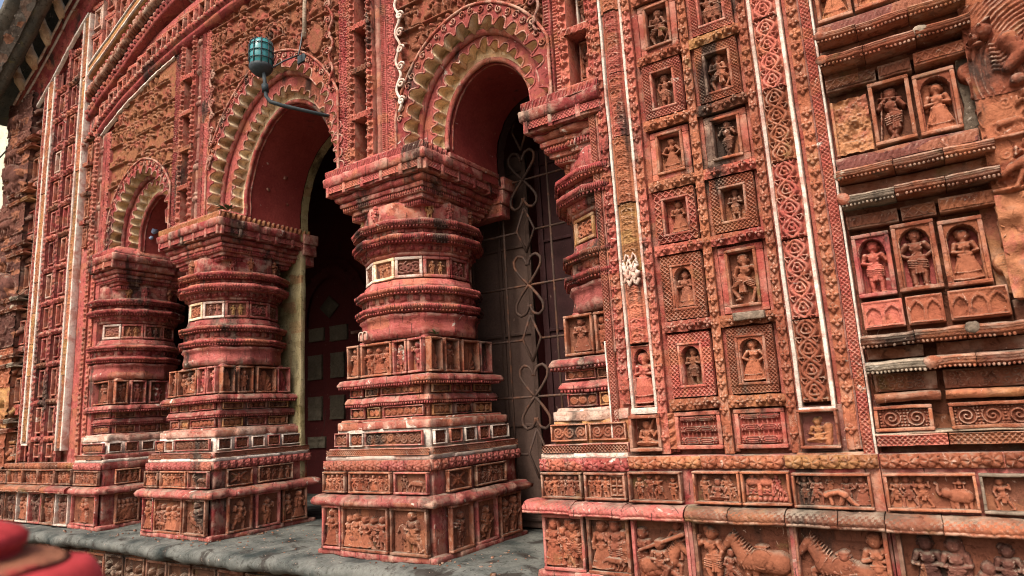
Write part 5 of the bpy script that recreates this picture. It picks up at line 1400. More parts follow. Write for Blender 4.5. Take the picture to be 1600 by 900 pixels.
# ---- free-standing and engaged columns
column('nearest red carved column, between the central arch and the iron gate arch', -2.695, v=0)
column('red carved column left of the central arch, under the teal lamp', -4.59, v=1, res=.005)
def robed(x, f=1, **k): return man(x, .95, 'stand', 'hold', f, hat='turban', skirt=True, k=1.3, **k)
win = lambda g, w, h: ([g.line([(x * w, .08 * h), (x * w, .95 * h)], .0035, .006) for x in (.64, .80, .96)], [g.line([(.64 * w, y * h), (.96 * w, y * h)], .0035, .006) for y in (.10, .50, .92)], [g.ell(x * w, y * h, .05 * w, .10 * h, 0, .008) for x in (.72, .88) for y in (.30, .70)])
ce = column('half column built against the orange niche wall beside the iron gate', -1.250, half='L', res=.0026, v=2, own={
    'relief_panel': [([man(.22, .95, 'stand', 'hold', 1, hat='veil', skirt=True, staff=True, z=.004), man(.54, .80, 'walk', 'fold', -1, hat='turban', z=.008), man(.80, .90, 'walk', 'reach', -1, hat='turban', z=.002), man(.66, .97, 'stand', 'down', -1)], 'large relief of a robed man with a staff and two men striding'),
                     ([man(.30, .95, 'stand', 'down', 1, hat='turban', skirt=True), man(.70, .97, 'hip', 'offer', -1, hat='turban'), man(.93, .80, 'stand', 'fold', -1), lambda g, w, h: g.beast(.62 * w, .02 * h, .60 * w, -1, .016)], 'large relief of two robed men behind a prowling beast')],
    'frieze_panel': [(crowd(5, .95), 'small frieze of five standing men in a row'), ([man(.12, .95, 'stand', 'hold', 1), man(.31, .97, 'hip', 'hips', -1), man(.50, .95, 'stand', 'fold', 1), win], 'small frieze of three men beside a window with faces')]})
for i, (a, b) in enumerate(((-1.712, -1.462), (-1.470, -1.225))):
    m = MB(); mould_into(m, a, b, half_round(.06, -.046 - .004 * i, .270 - .004 * i, .324 - .004 * i, 9, .012), hatch=(1, 8, .021, .0055), res=.0045); m.build('base_ledge', 'pink_paint', ce, amp=.002)
m = MB(); m.box(-1.708, -1.24, .05, .8, .272, .320, .012, .05); m.build('base_ledge', 'pink_paint', ce, amp=.003)
column('shaded half column at the far left end of the arcade', -6.05, half='R', res=.006, v=3)

c3 = bpy.data.objects['column']
for k, (x, y) in enumerate(((-2.868, .108), (-2.818, .090))):
    m = MB(); m.box(x - .018, x + .018, y, y + .06, 1.165, 1.20, .004); m.tube([(x, y + .002, 1.20), (x, y + .058, 1.20)], .018, 10); m.build('merlon', 'pink_paint', c3)
    m = MB(); th = np.linspace(math.pi, 0, 9); m.tube([(x - .017, y - .002, 1.168)] + [(x + .017 * math.cos(a), y - .002, 1.20 + .017 * math.sin(a)) for a in th] + [(x + .017, y - .002, 1.168)], .0045, 6); m.build('merlon_rim', 'lime_white', c3, True, .001)
# ---- wall piers
wp = wall_pier('orange wall pier at right with two columns of figure niches and white edged scroll strips', True, rows=8, res=.003)
wl_ = wall_pier('far left wall pier with niches between white striped bands', False, res=.0065, curve=cPier)
m = MB(); m.box(-6.40, -6.02, .10, .7, .45, 2.4, .003, .2); m.box(-6.40, -6.24, .10, .7, 2.4, 3.6, .003, .2); m.build('side_strip', 'red_paint', wl_, amp=.002)
chain_part(wl_, -6.20, .5, 3.40, .05, 'pier_red', .085, res=.006); chain_part(wl_, -6.10, .5, 2.2, .045, 'pier_red', .09, res=.006)
for i, z in enumerate((2.35, 2.62, 2.9, 3.15)):
    m = MB(); m.box(-6.35, -6.24, .06, .12, z + .21, z + .245, .004); relief_into(m, -6.35, z + .205, .11, .045, f_leafrow(.03, .018), .006, .06); m.build('flower_ledge', 'dark_clay' if i % 2 else 'pier_red', wl_, amp=.002)
    panel(wl_, (-6.335, .09, z), UX, -UY, .08, .20, [rman(.5, .9)], .012, .014, .01, 'orange_clay', 'red_paint', 'figure_clay', .006, 'niche_panel')
# side strips beside the right half column: lattice and flowers
m = MB(); m.box(-1.292, -1.19, .085, .6, .56, 2.33, .003, .1); m.build('side_strip', 'pier_red', wp)
m = MB(); relief_into(m, -1.290, .575, .032, 1.66, f_lattice(.016, .007), .003, .070, True); m.box(-1.290, -1.258, .072, .1, .575, 2.235, .002, .3); m.build('lattice_strip', 'pier_red', wp, amp=.001)
chain_part(wp, -1.222, .72, 3.3, .044, 'pier_red', .066, p=.044)
fillet(wp, -1.296, .58, 1.0, .007, .062); fillet(wp, -1.250, .95, 2.2, .008, .066, 'purple_grey')
fillet(wl_, -6.385, .6, 3.9, .012, .05)

PINK_ = 'pink_paint'
base_run(wp, -1.216, -.281, True, ledges=[(-1.235, -.968, PINK_, -.006), (-.962, -.80, 'dark_clay', -.004), (-.798, -.60, 'dark_clay', -.005), (-.598, -.43, 'dark_clay', -.008), (-.428, -.284, 'dark_clay', -.009)], lotus='ochre_clay')
LB = lambda g, w, h: None
horse_gun = [lambda g, w, h: g.horse(.46 * w, -.16 * h, .98 * w, 1, True, z=.002), lambda g, w, h: (g.person(.46 * w, .24 * h, .76 * h, 'ride', 1, 'hold', hat='turban', z=.022, k=1.2), g.cap((.08 * w, .50 * h), (.95 * w, .80 * h), .006, .009, .040)), lambda g, w, h: g.beast(.40 * w, -.12 * h, .7 * w, 1, .002), man(.10, .85, 'stand', 'down', 1), lambda g, w, h: g.person(.80 * w, .35 * h, .62 * h, 'stand', -1, 'hips', hat='turban')]
horse_groom = [man(.14, .92, 'hip', 'up', 1, hat='bun', staff=False, k=1.2), lambda g, w, h: g.horse(.66 * w, -.05 * h, .74 * w, -1, False, z=.006), man(.33, .58, 'walk', 'offer', 1)]
horse_rider = [lambda g, w, h: g.horse(.46 * w, -.14 * h, .90 * w, -1, True, z=.006), lambda g, w, h: g.person(.54 * w, .24 * h, .74 * h, 'ride', -1, 'hold', hat='turban', z=.020, k=1.2), man(.90, .92, 'stand', 'fold', -1, hat='turban', skirt=True, k=1.0)]
low = [(-1.213, -.972, horse_gun, PINK_, 'figure_clay', 'large relief of a horseman with a long spear over a hunted beast'),
       (-.955, -.592, horse_groom, 'dark_clay', 'figure_clay', 'large relief of a saddled horse with its groom'),
       (-.588, -.287, horse_rider, 'orange_clay', 'figure_clay', 'large relief of a prancing horse with a rider and a soldier')]
up = [(-1.212, -.985, [man(.15, .85, 'stand', 'fold', 1), man(.36, .97, 'hip', 'reach', 1, hat='crown'), man(.56, .92, 'walk', 'reach', -1, hat='bun'), man(.84, .82, 'stand', 'hold', 1)], 'orange_clay', 'orange_clay', 'small frieze of an embracing couple between two attendants', -.006),
      (-.937, -.757, [man(.2, .92, 'stand', 'hold', 1, hat='veil'), lambda g, w, h: g.person(.5 * w, 0, 1.15 * h, 'seat', 1, 'offer', hat='turban'), man(.72, .95, 'stand', 'fold', -1, hat='veil'), man(.86, .62, 'walk', 'offer', -1)], 'orange_clay', 'figure_clay', 'small frieze of robed men seated in council', -.004),
      (-.752, -.578, [lambda g, w, h: [(g.line([((c - .14) * w, .25 * h), ((c - .14) * w, .62 * h)], .005, .004), g.line([((c + .14) * w, .25 * h), ((c + .14) * w, .62 * h)], .005, .004), g.ell(c * w, .70 * h, .17 * w, .16 * h, 0, .014), g.ell(c * w, .90 * h, .06 * w, .08 * h, 0, .012)) for c in (.18, .50)], lambda g, w, h: g.person(.18 * w, .22 * h, .52 * h, 'seat', 1, 'fold'), lambda g, w, h: g.person(.50 * w, .22 * h, .52 * h, 'seat', 1, 'fold'), man(.76, .62, 'walk', 'offer', -1, yf=.30), man(.90, .6, 'bow', 'down', -1, yf=.02), lambda g, w, h: [g.ell((.08 + .12 * i) * w, .10 * h, .05 * w, .09 * h, 0, .01) for i in range(8)]], 'orange_clay', 'pier_red', 'small frieze of two domed shrines with worshippers', -.004),
      (-.570, -.312, [man(.12, .95, 'stand', 'both_up', 1), man(.28, .95, 'walk', 'fold', 1), lambda g, w, h: (g.cap((.46 * w, .40 * h), (.58 * w, .46 * h), .010, .009, .014), g.cap((.58 * w, .46 * h), (.67 * w, .36 * h), .009, .012, .014), g.ell(.415 * w, .36 * h, .010, .011, 0, .012, .016), g.cap((.43 * w, .38 * h), (.46 * w, .40 * h), .006, .006, .014), g.cap((.46 * w, .32 * h), (.48 * w, .05 * h), .007, .006, .01), g.cap((.68 * w, .32 * h), (.76 * w, .10 * h), .010, .007, .01), g.cap((.76 * w, .10 * h), (.82 * w, .04 * h), .007, .006, .01), g.cap((.64 * w, .30 * h), (.60 * w, .06 * h), .010, .008, .008)), man(.48, .62, 'stand', 'hold', -1, yf=.36), man(.70, .92, 'stand', 'hold', 1), man(.90, .95, 'stand', 'offer', -1, hat='veil', skirt=True)], 'orange_clay', 'figure_clay', 'small frieze of a figure crawling among standing people', -.010)]
friezes(wp, low, up, .0022)
m = MB(); m.box(-1.24, .5, .02, .6, -.95, -.008, .004, .1); relief_into(m, -1.24, -.060, .94, .05, f_lotus(.06, .014), .004, .016); m.build('lower_courses', 'ochre_clay', wp, amp=.004)
m = MB(); m.box(-1.70, -1.235, .0, .6, -.95, -.006, .004, .1); relief_into(m, -1.68, -.052, .44, .045, f_lotus(.06, .012), .004, -.004); m.build('lower_courses', 'orange_clay', ce, amp=.004)
for x in (-.963, -.590):
    m = MB(); m.box(x - .007, x + .008, -.012, .03, .005, .268, .003); m.build('post', 'pink_paint', wp)

# ---- corner wall and carvings, right
cw = corner_wall('banded corner wall at right edge with ribbed ledges and three framed figures in a row', True, 3, .0028)
base_run(cw, -.278, .42, True, ledges=[(-.282, -.12, 'dark_clay', -.012), (-.118, .12, 'orange_clay', -.014), (.122, .42, 'orange_clay', -.014)], lotus='orange_clay')
boat = [man(.14, .88, 'stand', 'hold', -1, hat='turban', skirt=True, k=1.2, yf=.05), man(.30, .88, 'stand', 'hold', -1, hat='veil', skirt=True, k=1.2, yf=.04),
        lambda g, w, h: (g.cap((.44 * w, .45 * h), (.98 * w, .18 * h), .016, .02, .01), g.cap((.45 * w, .25 * h), (.98 * w, .02 * h), .05, .05, .0), g.ell(.47 * w, .55 * h, .04 * w, .10 * h, .2, .02, .01)),
        lambda g, w, h: g.person(.58 * w, .36 * h, .75 * h, 'seat', 1, 'hold', hat='bun'), lambda g, w, h: g.person(.73 * w, .32 * h, .78 * h, 'seat', 1, 'fold', hat='bun'), lambda g, w, h: g.person(.88 * w, .26 * h, .80 * h, 'seat', -1, 'hold', hat='bun')]
ele = [man(.08, .95, 'walk', 'offer', 1, hat='turban'), man(.24, .95, 'walk', 'up', -1, hat='turban'), man(.41, .95, 'walk', 'up', -1, hat='turban'), lambda g, w, h: g.elephant(.82 * w, -.03 * h, .37 * w, -1, z=.004)]
friezes(cw, [(-.262, .25, boat, 'dark_clay', 'carving_dark', 'large relief of two robed men beside a boat of seated rowers')],
        [(-.272, -.012, ele, 'orange_clay', 'figure_clay', 'small frieze of three dancers before an elephant with a howdah', -.010), (-.004, .25, [man(.2, .92, 'walk', 'up', -1), man(.6, .95, 'walk', 'up', -1), man(.88, .9, 'walk', 'offer', 1)], 'lichen_mortar', 'figure_clay', 'small frieze of dancers in a line at right edge', -.012)], .0026)
corner_carving('orange stacked carving at the right corner with a maned face above eroded clay', .172, .34, .98, 2.70, 5, 'orange_clay', .02, .30, .0035, 3,
               mats=['ochre_plaster', 'orange_clay', 'orange_clay', 'orange_clay', 'orange_clay'], kinds=[9, 5, 0, 1, 2])
m = MB(); m.box(.17, .48, .08, .5, .44, .99, .004); m.build('return_wall', 'dark_clay', cw, amp=.006)

# ---- corner wall and carvings, far left
cl = corner_wall('far left corner wall with stacked orange ledges beside the dark carving', False, 6, .007, curve=lambda x: float(cK(x)) - .30)
base_run(cl, -7.80, -7.297, False, .006, ledges=[(-7.80, -7.55, 'dark_clay', 0), (-7.548, -7.297, 'orange_clay', 0)], lotus='dark_clay')
base_run(wl_, -7.295, -6.07, False, .006, ledges=[(-7.295, -6.9, 'orange_clay', 0), (-6.898, -6.5, 'dark_clay', .002), (-6.498, -6.40, 'orange_clay', 0), (-6.398, -6.05, PINK_, 0)], lotus='dark_clay')
def gen(x0, x1, n, mf, mg, per): 
    xs = np.linspace(x0, x1, n + 1); return [(xs[i] + .006, xs[i + 1] - .006, crowd(per), mf[i % len(mf)], mg[i % len(mg)]) for i in range(n)]
friezes(cl, [a + (None,) for a in gen(-7.79, -7.30, 2, ['dark_clay'], ['carving_dark'], 2)], [a + (None, 0) for a in gen(-7.79, -7.30, 2, ['dark_clay'], ['figure_clay'], 3)], .006)
friezes(wl_, [a + (None,) for a in gen(-7.29, -6.07, 5, ['dark_clay', 'lime_white', 'pink_paint'], ['carving_dark', 'figure_clay'], 2)], [a + (None, 0) for a in gen(-7.29, -6.07, 4, ['orange_clay', 'dark_clay'], ['figure_clay', 'orange_clay'], 4)], .006)
corner_carving('tall dark stacked animal carving at the far left corner of the facade', -7.985, .565, .45, 4.20, 10, 'carving_dark', -.005, .40, .008, 4,
               mats=['orange_clay', 'ochre_clay', 'orange_clay', 'carving_dark', 'carving_dark', 'carving_dark', 'carving_dark', 'carving_dark', 'carving_dark', 'carving_dark'], kinds=[5, 1, 5, 5, 1, 5, 5, 1, 5, 5], hs=.9)

# ---- pilasters and arches
pilaster('pilaster of small niches over the nearest column', -2.807, 'full', .0035)
pilaster('pilaster with a bossed purple shaft over the second column', -4.72, 'full', .005)
pr = pilaster('half pilaster of niches over the half column beside the orange wall', -1.31, 'right', .0035)
m = MB(); m.box(-1.520, -1.478, .106, .30, 2.236, 3.80, .003, .05); relief_into(m, -1.518, 2.24, .038, 1.5, f_bead(.018, .008), .004, .105, True); m.build('edge_fillet', 'red_paint', pr, amp=.002)
pf = pilaster('half pilaster with a beaded strip at the far left arch', -6.22, 'left', .006)
a3 = arch_unit('right hand cusped arch over the iron gate, lined in yellow lime', -1.995, (.482, .560), (.436, .512), (.356, .470), (.285, .365), (-2.542, -1.492), res=.0034, rear='dark_inside')
a2 = arch_unit('wide central cusped arch behind the teal lamp', -3.715, (.716, .905), (.672, .850), (.575, .755), (.484, .655), (-4.46, -3.03), res=.004, rear='jamb_lime')
a1 = arch_unit('small far left cusped arch with blue flakes in its red barrel', -5.405, (.462, .560), (.416, .512), (.336, .470), (.275, .365), (-5.96, -4.945), res=.005)
volute_trim(a3, -2.50, 2.47, 3.2, 1); volute_trim(a3, -1.545, 2.62, 3.2, -1, 'purple_grey')
volute_trim(a2, -4.41, 2.62, 3.4, 1, 'purple_grey'); volute_trim(a2, -3.085, 2.80, 3.5, -1, 'pier_red')
def flakes(t, pts, mat):
    m = MB()
    for (p, u, v, s) in pts:
        n = 10; a = np.arange(n) / n * 2 * math.pi; r = s * (.6 + .5 * RNG.random(n))
        c = np.array(p); R = c + np.outer(r * np.cos(a), u) + np.outer(r * np.sin(a), v)
        nn = np.cross(u, v); nn /= np.linalg.norm(nn)
        m.loft([R, R + nn * .003])
    m.build('flakes', mat, t, amp=.0)
simple('blue_flake', (0.33, 0.40, 0.55), .8)
# a column-side jamb stands below each barrel
flakes(a1, [((-5.672, .50, 2.32), UY, UZ, .06), ((-5.660, .36, 2.44), UY, UZ, .035), ((-5.668, .34, 2.37), UY, UZ, .02)], 'blue_flake')
flakes(a2, [((-4.175, .42, 2.48), UY, UZ, .018), ((-4.140, .55, 2.60), UY, UZ, .022), ((-4.178, .6, 2.40), UY, UZ, .012), ((-4.17, .33, 2.55), UY, UZ, .014)], 'lime_brick')
# walls between the barrels above the capitals
for tt, x0, x1 in ((a2, -3.225, -2.285), (a1, -5.125, -4.205), (a3, -1.705, -1.19), (a1, -6.4, -5.685)):
    m = MB(); m.box(x0, x1, .27, .74, 2.20, 2.32, .002, .1); m.build('spring_block', 'red_plain', tt)
    m = MB(); m.box(x0 - .012, x1 + .012, .25, .75, 2.185, 2.215, .004, .1); m.box(x0 + .02, x1 - .02, .28, .76, 2.08, 2.185, .004, .1); m.build('spring_moulding', 'red_paint', tt)
    m = MB(); m.box(x0 - .035, x1 + .035, .76, .90, 2.12, 2.20, .006, .1); m.box(x0 - .02, x1 + .02, .765, .89, 2.03, 2.12, .006, .1); m.box(x0, x1, .77, .88, 1.95, 2.03, .006, .1); m.build('rear_capital', 'red_paint', tt, amp=.003)
m = MB()
for cx_, hw, ri in ((-1.995, .29, .37), (-3.715, .49, .66), (-5.405, .28, .37)):      # wall above the barrels
    pass
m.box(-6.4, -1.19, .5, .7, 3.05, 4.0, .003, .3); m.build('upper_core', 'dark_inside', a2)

# ---- the bent cornice over the arches
cn = thing('cornice', 'curved red cornice with a band of small niches and a dark rope moulding', 'cornice', (XC, .05, 4.0))
X0, X1 = -6.42, -1.2
m = MB(); sweep_curve(m, cP, X0 + .3, X1, [(.7, .0), (.085, .0), (.075, .02), (.060, .03), (.060, .055), (.075, .06), (.07, .075), (.045, .085), (.045, .115), (.06, .125), (.2, .13)]); m.build('panel_moulding', 'red_paint', cn, amp=.002)
m = MB(); sweep_curve(m, cP, X0 + .3, -4.95, [(.112, -.012), (.080, -.012), (.080, .0), (.112, .0)]); m.build('lime_fillet', 'lime_white', cn, amp=.003)
m = MB(); sweep_curve(m, cP, X0 + .1, X1, [(.7, .10), (.12, .10), (.12, .40), (.7, .40)]); m.build('niche_ground', 'red_paint', cn)
for k, x in enumerate(np.arange(-6.12, -4.2, .155)):
    z = float(cP(x)) + .13; sl = float(cP(x + .05) - cP(x - .05)) / .1; ang = math.atan(sl)
    mm = MB(); w_, h_ = .10, .16
    frame_into(mm, w_, h_, .016, .03, .03); V0 = np.array([x - w_ / 2, .105, z])
    P = xbuild(mm, 'niche_panel', 'pier_red', cn, V0, UX, -UY)
    g = HF(w_ - .03, h_ - .03, .006); g.person(g.w / 2, 0, g.h * .92, 'hip', 1, 'hips', k=1.5); hf_part('figure', g, V0 + np.array([.015, .012, .015]), UX, UZ, -UY, 'lime_brick' if k % 3 == 0 else 'figure_clay', P)
    mm = MB(); relief_into(mm, -.012, h_ + .004, w_ + .05, .04, f_leafrow(.03, .02), .006, 0); xbuild(mm, 'flower_ledge', 'pier_red', P, V0, UX, -UY)
m = MB(); sweep_curve(m, lambda x: cR(x) - .10, X0, X1, [(.2, -.02), (.07, -.02), (.055, .0), (.07, .02), (.05, .035), (.2, .04)]); m.build('string_moulding', 'red_paint', cn, amp=.002)
m = MB(); sweep_curve(m, lambda x: cR(x) - .015, X0, X1, [(.2, -.04), (.075, -.04), (.06, -.01), (.2, .0)]); m.build('string_moulding', 'red_paint', cn, amp=.003)
m = MB(); xs = np.arange(-6.28, -1.3, .03); zz = cR(xs) + .035
for x, z in zip(xs, zz):
    m.tube([(x - .012, .06, z - .04), (x - .004, .022, z - .012), (x + .006, .018, z + .012), (x + .016, .06, z + .04)], .017, 6)
m.build('rope_moulding', 'dark_clay', cn, True, .002)
m = MB(); sweep_curve(m, lambda x: cR(x) + .10, X0, X1, [(.2, -.03), (.055, -.03), (.045, .0), (.06, .02), (.2, .03)]); m.build('string_moulding', 'red_paint', cn, amp=.003)
for d0, mt, y, w_ in ((0, 'lime_white', .046, .014), (.095, 'lime_white', .046, .014)):
    m = MB(); sweep_curve(m, lambda x: cD(x) + d0, X0 - .02, X1, [(.2, 0), (y, 0), (y, w_), (.2, w_)]); m.build('lime_fillet', mt, cn, amp=.002)
m = MB(); sweep_curve(m, cD, X0 - .02, X1, [(.2, -.02), (.062, -.02), (.056, .055), (.062, .12), (.2, .12)]); m.build('lattice_band', 'ochre_clay', cn, amp=.004)
m = MB(); n = 60; Xs = np.linspace(X0, X1, n); m.grid(np.array([[(x, .11, float(cD(x)) + (float(cK(x)) - float(cD(x))) * s) for s in np.linspace(0, 1, 8)] for x in Xs]), flip=True); m.build('upper_ground', 'red_paint', cn, amp=.004)
for k, x in enumerate(np.arange(-6.36, -4.6, .24)):
    for j in range(3):
        z = float(cD(x)) + .16 + .30 * j
        if z + .26 > float(cK(x)) - .12: break
        V0 = np.array([x, .10, z]); mm = MB(); frame_into(mm, .13, .20, .018, .03, .02); mm.box(.14, .17, -.03, .02, -.05, .25, .004)
        P = xbuild(mm, 'niche_panel', 'lime_brick' if (k + j) % 4 == 1 else 'pier_red', cn, V0, UX, -UY)
        g = HF(.10, .17, .007); g.person(.05, 0, .15, 'hip', 1, 'hips', k=1.5); hf_part('figure', g, V0 + np.array([.015, .012, .015]), UX, UZ, -UY, 'figure_clay', P)
        mm = MB(); relief_into(mm, -.03, .21, .2, .05, f_leafrow(.035, .03), .007, -.01); xbuild(mm, 'flower_ledge', 'pier_red', P, V0, UX, -UY)
for nm, f_, pitch, sz, y_, mt in (('leaf_row', lambda x: cR(x) - .055, .045, .022, .060, 'red_paint'), ('leaf_row', lambda x: cR(x) + .135, .050, .026, .052, 'red_paint'), ('leaf_row', lambda x: cP(x) + .10, .042, .018, .050, 'pier_red'), ('leaf_row', lambda x: cD(x) + .15, .05, .024, .09, 'red_paint')):
    m = MB(); xs = np.arange(-6.36, -1.3, pitch)
    for i, x in enumerate(xs): z = float(f_(x)); m.sphere((x, y_ + .004 * math.sin(i * 3.3), z + .004 * math.sin(i * 2.1)), (sz * .9, .020, sz * (.9 + .3 * math.sin(i * 1.7) ** 2)), 7, 5)
    m.build(nm, mt, cn, amp=.004)
# edge bands following the roof line over the left pier
KX0, KX1 = -7.86, -3.0
for off, th, y, mt in ((-.015, .024, -.015, 'lime_white'), (-.115, .020, .005, 'lime_white'), (-.40, .022, .040, 'lime_white')):
    m = MB(); sweep_curve(m, lambda x: cK(x) + off, KX0, KX1 if off > -.3 else -6.42, [(y + .03, 0), (y, 0), (y, th), (y + .03, th)]); m.build('lime_fillet', mt, cn, amp=.002)
m = MB(); sweep_curve(m, cK, KX0, KX1, [(.7, -.30), (.06, -.30), (.04, -.26), (.055, -.22), (.03, -.18), (.03, -.13), (.015, -.118), (.02, -.08), (.0, -.05), (.0, .0), (.4, .03)]); m.build('edge_moulding', 'red_paint', cn, amp=.003)
ev = thing('eave', 'dark weathered stone eave with a carved face overhanging at top left', 'eave', (-6.5, -.2, 4.8))
sweep = [(.45, .30), (-.13, .24), (-.16, -.09), (-.17, -.11), (-.21, -.12), (-.24, -.08), (-.26, -.07), (-.33, .03), (-.35, .03), (-.38, .08), (-.41, .10), (-.42, .16), (-.36, .19), (.5, .30)]
m = MB(); sweep_curve(m, cK, -8.3, -3.0, sweep, 90); m.build('eave_edge', 'eave_stone', ev, amp=.006)
g = HF(2.9, .16, .01); tangle(60, .08, .14)(g, g.w, g.h)
Xg, Yg = np.meshgrid(g.x, g.y, indexing='ij'); XX = -8.2 + Xg; ff = Yg / .16
sl = (cK(XX + .03) - cK(XX - .03)) / .06; nl = np.sqrt(1 + sl * sl); off = -.075 + .11 * ff
m = MB(); m.grid(np.stack([XX - sl / nl * off, -.268 - .075 * ff - g.H * .7, cK(XX) + off / nl], -1)); m.build('eave_relief', 'eave_relief', ev, True, .002)
for k, x in enumerate(np.arange(-7.66, -5.6, .27)):
    z = float(cK(x)); m = MB(); m.tube([(x, .0, z - .03), (x, -.04, z + .06), (x, -.07, z + .14), (x, -.11, z + .23)], [.035, .055, .04, .05], 8); m.sphere((x, -.07, z + .12), (.035, .05, .05), 8, 6)
    m.build('bracket', 'lime_yellow', ev, True, .006)

# ---- inside the veranda
iv = thing('inner_wall', 'dark red inner wall of the veranda with pale square tiles and a carved niche arch', 'wall', (-5.5, 2.2, 0))
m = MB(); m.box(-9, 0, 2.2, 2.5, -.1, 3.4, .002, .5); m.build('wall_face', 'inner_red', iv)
for x0, x1, z0, z1 in ((-5.845, -5.63, 1.17, 1.43), (-5.49, -5.29, 1.17, 1.43), (-5.844, -5.63, .745, .99), (-5.50, -5.29, .745, .99), (-5.845, -5.58, .46, .575), (-5.836, -5.60, 1.58, 1.72), (-5.50, -5.24, 1.555, 1.715), (-5.2, -5.0, 1.17, 1.43), (-5.2, -5.0, .745, .99), (-6.2, -6.0, 1.17, 1.43)):
    m = MB(); m.box(x0, x1, 2.182, 2.21, z0, z1, .004); g = HF(x1 - x0, z1 - z0, .01); X, Y = np.meshgrid(g.x, g.y, indexing='ij'); H = .006 * (np.cos((X / g.w - .5) * 12) * np.cos((Y / g.h - .5) * 12) > .2)
    H = np.where((np.abs(X - g.w / 2) < .006) | (np.abs(Y - g.h / 2) < .006), 0, H + .004); m.grid(np.stack([x0 + X, 2.181 - H, z0 + Y], -1)); m.build('tile', 'inner_tile', iv)
m = MB(); c = np.array([-5.515, 2.19, 1.93]); m.loft([np.array([c + np.array([dx, y, dz]) for dx, dz in ((-.15, 0), (0, -.12), (.15, 0), (0, .12))]) for y in (0, -.012)]); m.build('tile', 'inner_tile', iv)
A = resample(arch_pts(-5.50, .36, .42, 1.82, 1.74), 60)[0]; B = resample(arch_pts(-5.50, .58, .64, 1.82, 1.74), 60)[0]
m = MB(); m.grid(np.array([[(a[0] + (b[0] - a[0]) * s, 2.17 + .02 * math.sin(s * 9), a[1] + (b[1] - a[1]) * s) for s in np.linspace(0, 1, 8)] for a, b in zip(A, B)]))
for i in range(24):
    a = math.pi * (i + .5) / 24
    m.sphere((-5.5 + .47 * math.cos(a), 2.165, 1.82 + .53 * math.sin(a)), (.028, .02, .028), 6, 5)
m.build('niche_arch', 'inner_red', iv, amp=.006)
m = MB(); m.box(-5.1, -4.75, 2.10, 2.2, 1.585, 1.615, .004); m.build('shelf', 'purple_grey', iv)
vr = thing('veranda', 'dark interior of the veranda behind the arches', 'interior', (-4, 1.4, 3))
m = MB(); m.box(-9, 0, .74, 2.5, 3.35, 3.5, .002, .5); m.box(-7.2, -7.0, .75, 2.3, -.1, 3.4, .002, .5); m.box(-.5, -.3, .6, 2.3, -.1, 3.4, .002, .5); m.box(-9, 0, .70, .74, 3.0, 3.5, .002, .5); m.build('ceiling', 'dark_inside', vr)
m = MB(); m.box(-9, -1.2, .9, 2.3, -.12, -.004, .002, .5); m.build('paving', 'stone_dark', vr)
for x0, x1 in ((-5.00, -4.205), (-3.12, -2.62)):
    m = MB(); m.box(x0, x1, .755, .80, -.05, 2.06, .004, .1); m.build('rear_pier', 'jamb_lime', vr, amp=.004)
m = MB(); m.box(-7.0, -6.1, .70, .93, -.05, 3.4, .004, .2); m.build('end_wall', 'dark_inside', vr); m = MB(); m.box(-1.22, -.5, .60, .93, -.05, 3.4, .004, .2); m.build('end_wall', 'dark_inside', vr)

# ---- iron gate and the doors behind it
GY = .86
gt = thing('iron_gate', 'brown iron gate of hearts and diamonds in the right arch', 'gate', (-2.165, GY, 0))
def bar(pts, r=.008, name='bar', n=6):
    m = MB(); m.tube(pts, r, n); m.build(name, 'iron', gt, True, .0)
for x in (-2.69, -2.335, -1.985, -1.63): bar([(x, GY, z) for z in (0.02, 1.3, 2.6)])
ZT = [2.180, 1.490, .800]
zz = [2.18, 1.84, 1.49, 1.15, .80, .46, .12]
for i, z in enumerate(zz):
    if i % 2 == 0: bar([(x, GY, z) for x in (-2.69, -2.3, -1.63)], .0078)
    else: bar([(x, GY, z) for x in (-2.69, -2.5, -2.232)], .0078); bar([(x, GY, z) for x in (-2.098, -1.9, -1.63)], .0078)
def heart(z, sg, c):
    t = np.linspace(0, 1, 20); pts = []
    # from the tip out along the lobe and curling back to the centre line
    ctrl = [(0, 0), (.055, .06), (.098, .120), (.098, .165), (.068, .192), (.030, .182), (.010, .150), (.006, .125)]
    cx_ = np.array(ctrl); d = np.linspace(0, 1, len(cx_)); X = np.interp(t, d, cx_[:, 0]); Z = np.interp(t, d, cx_[:, 1])
    for s in (-1, 1): bar(np.stack([c + s * X, np.full(20, GY - .010), z + sg * Z], 1), .0098, 'scroll', 6)
for z in ZT:
    for c in (-2.165,): heart(z, 1, c); heart(z, -1, c)
    for c in (-2.165,):
        zc = z - .335; h_ = .145
        bar([(c, GY - .008, zc + h_), (c + .066, GY - .008, zc), (c, GY - .008, zc - h_)], .0085, 'diamond'); bar([(c, GY - .008, zc + h_), (c - .066, GY - .008, zc), (c, GY - .008, zc - h_)], .0085, 'diamond')
bar([(-2.165, GY - .008, 2.68), (-2.225, GY - .008, 2.52), (-2.165, GY - .008, 2.38)], .0085, 'diamond'); bar([(-2.165, GY - .008, 2.68), (-2.105, GY - .008, 2.52), (-2.165, GY - .008, 2.38)], .0085, 'diamond')
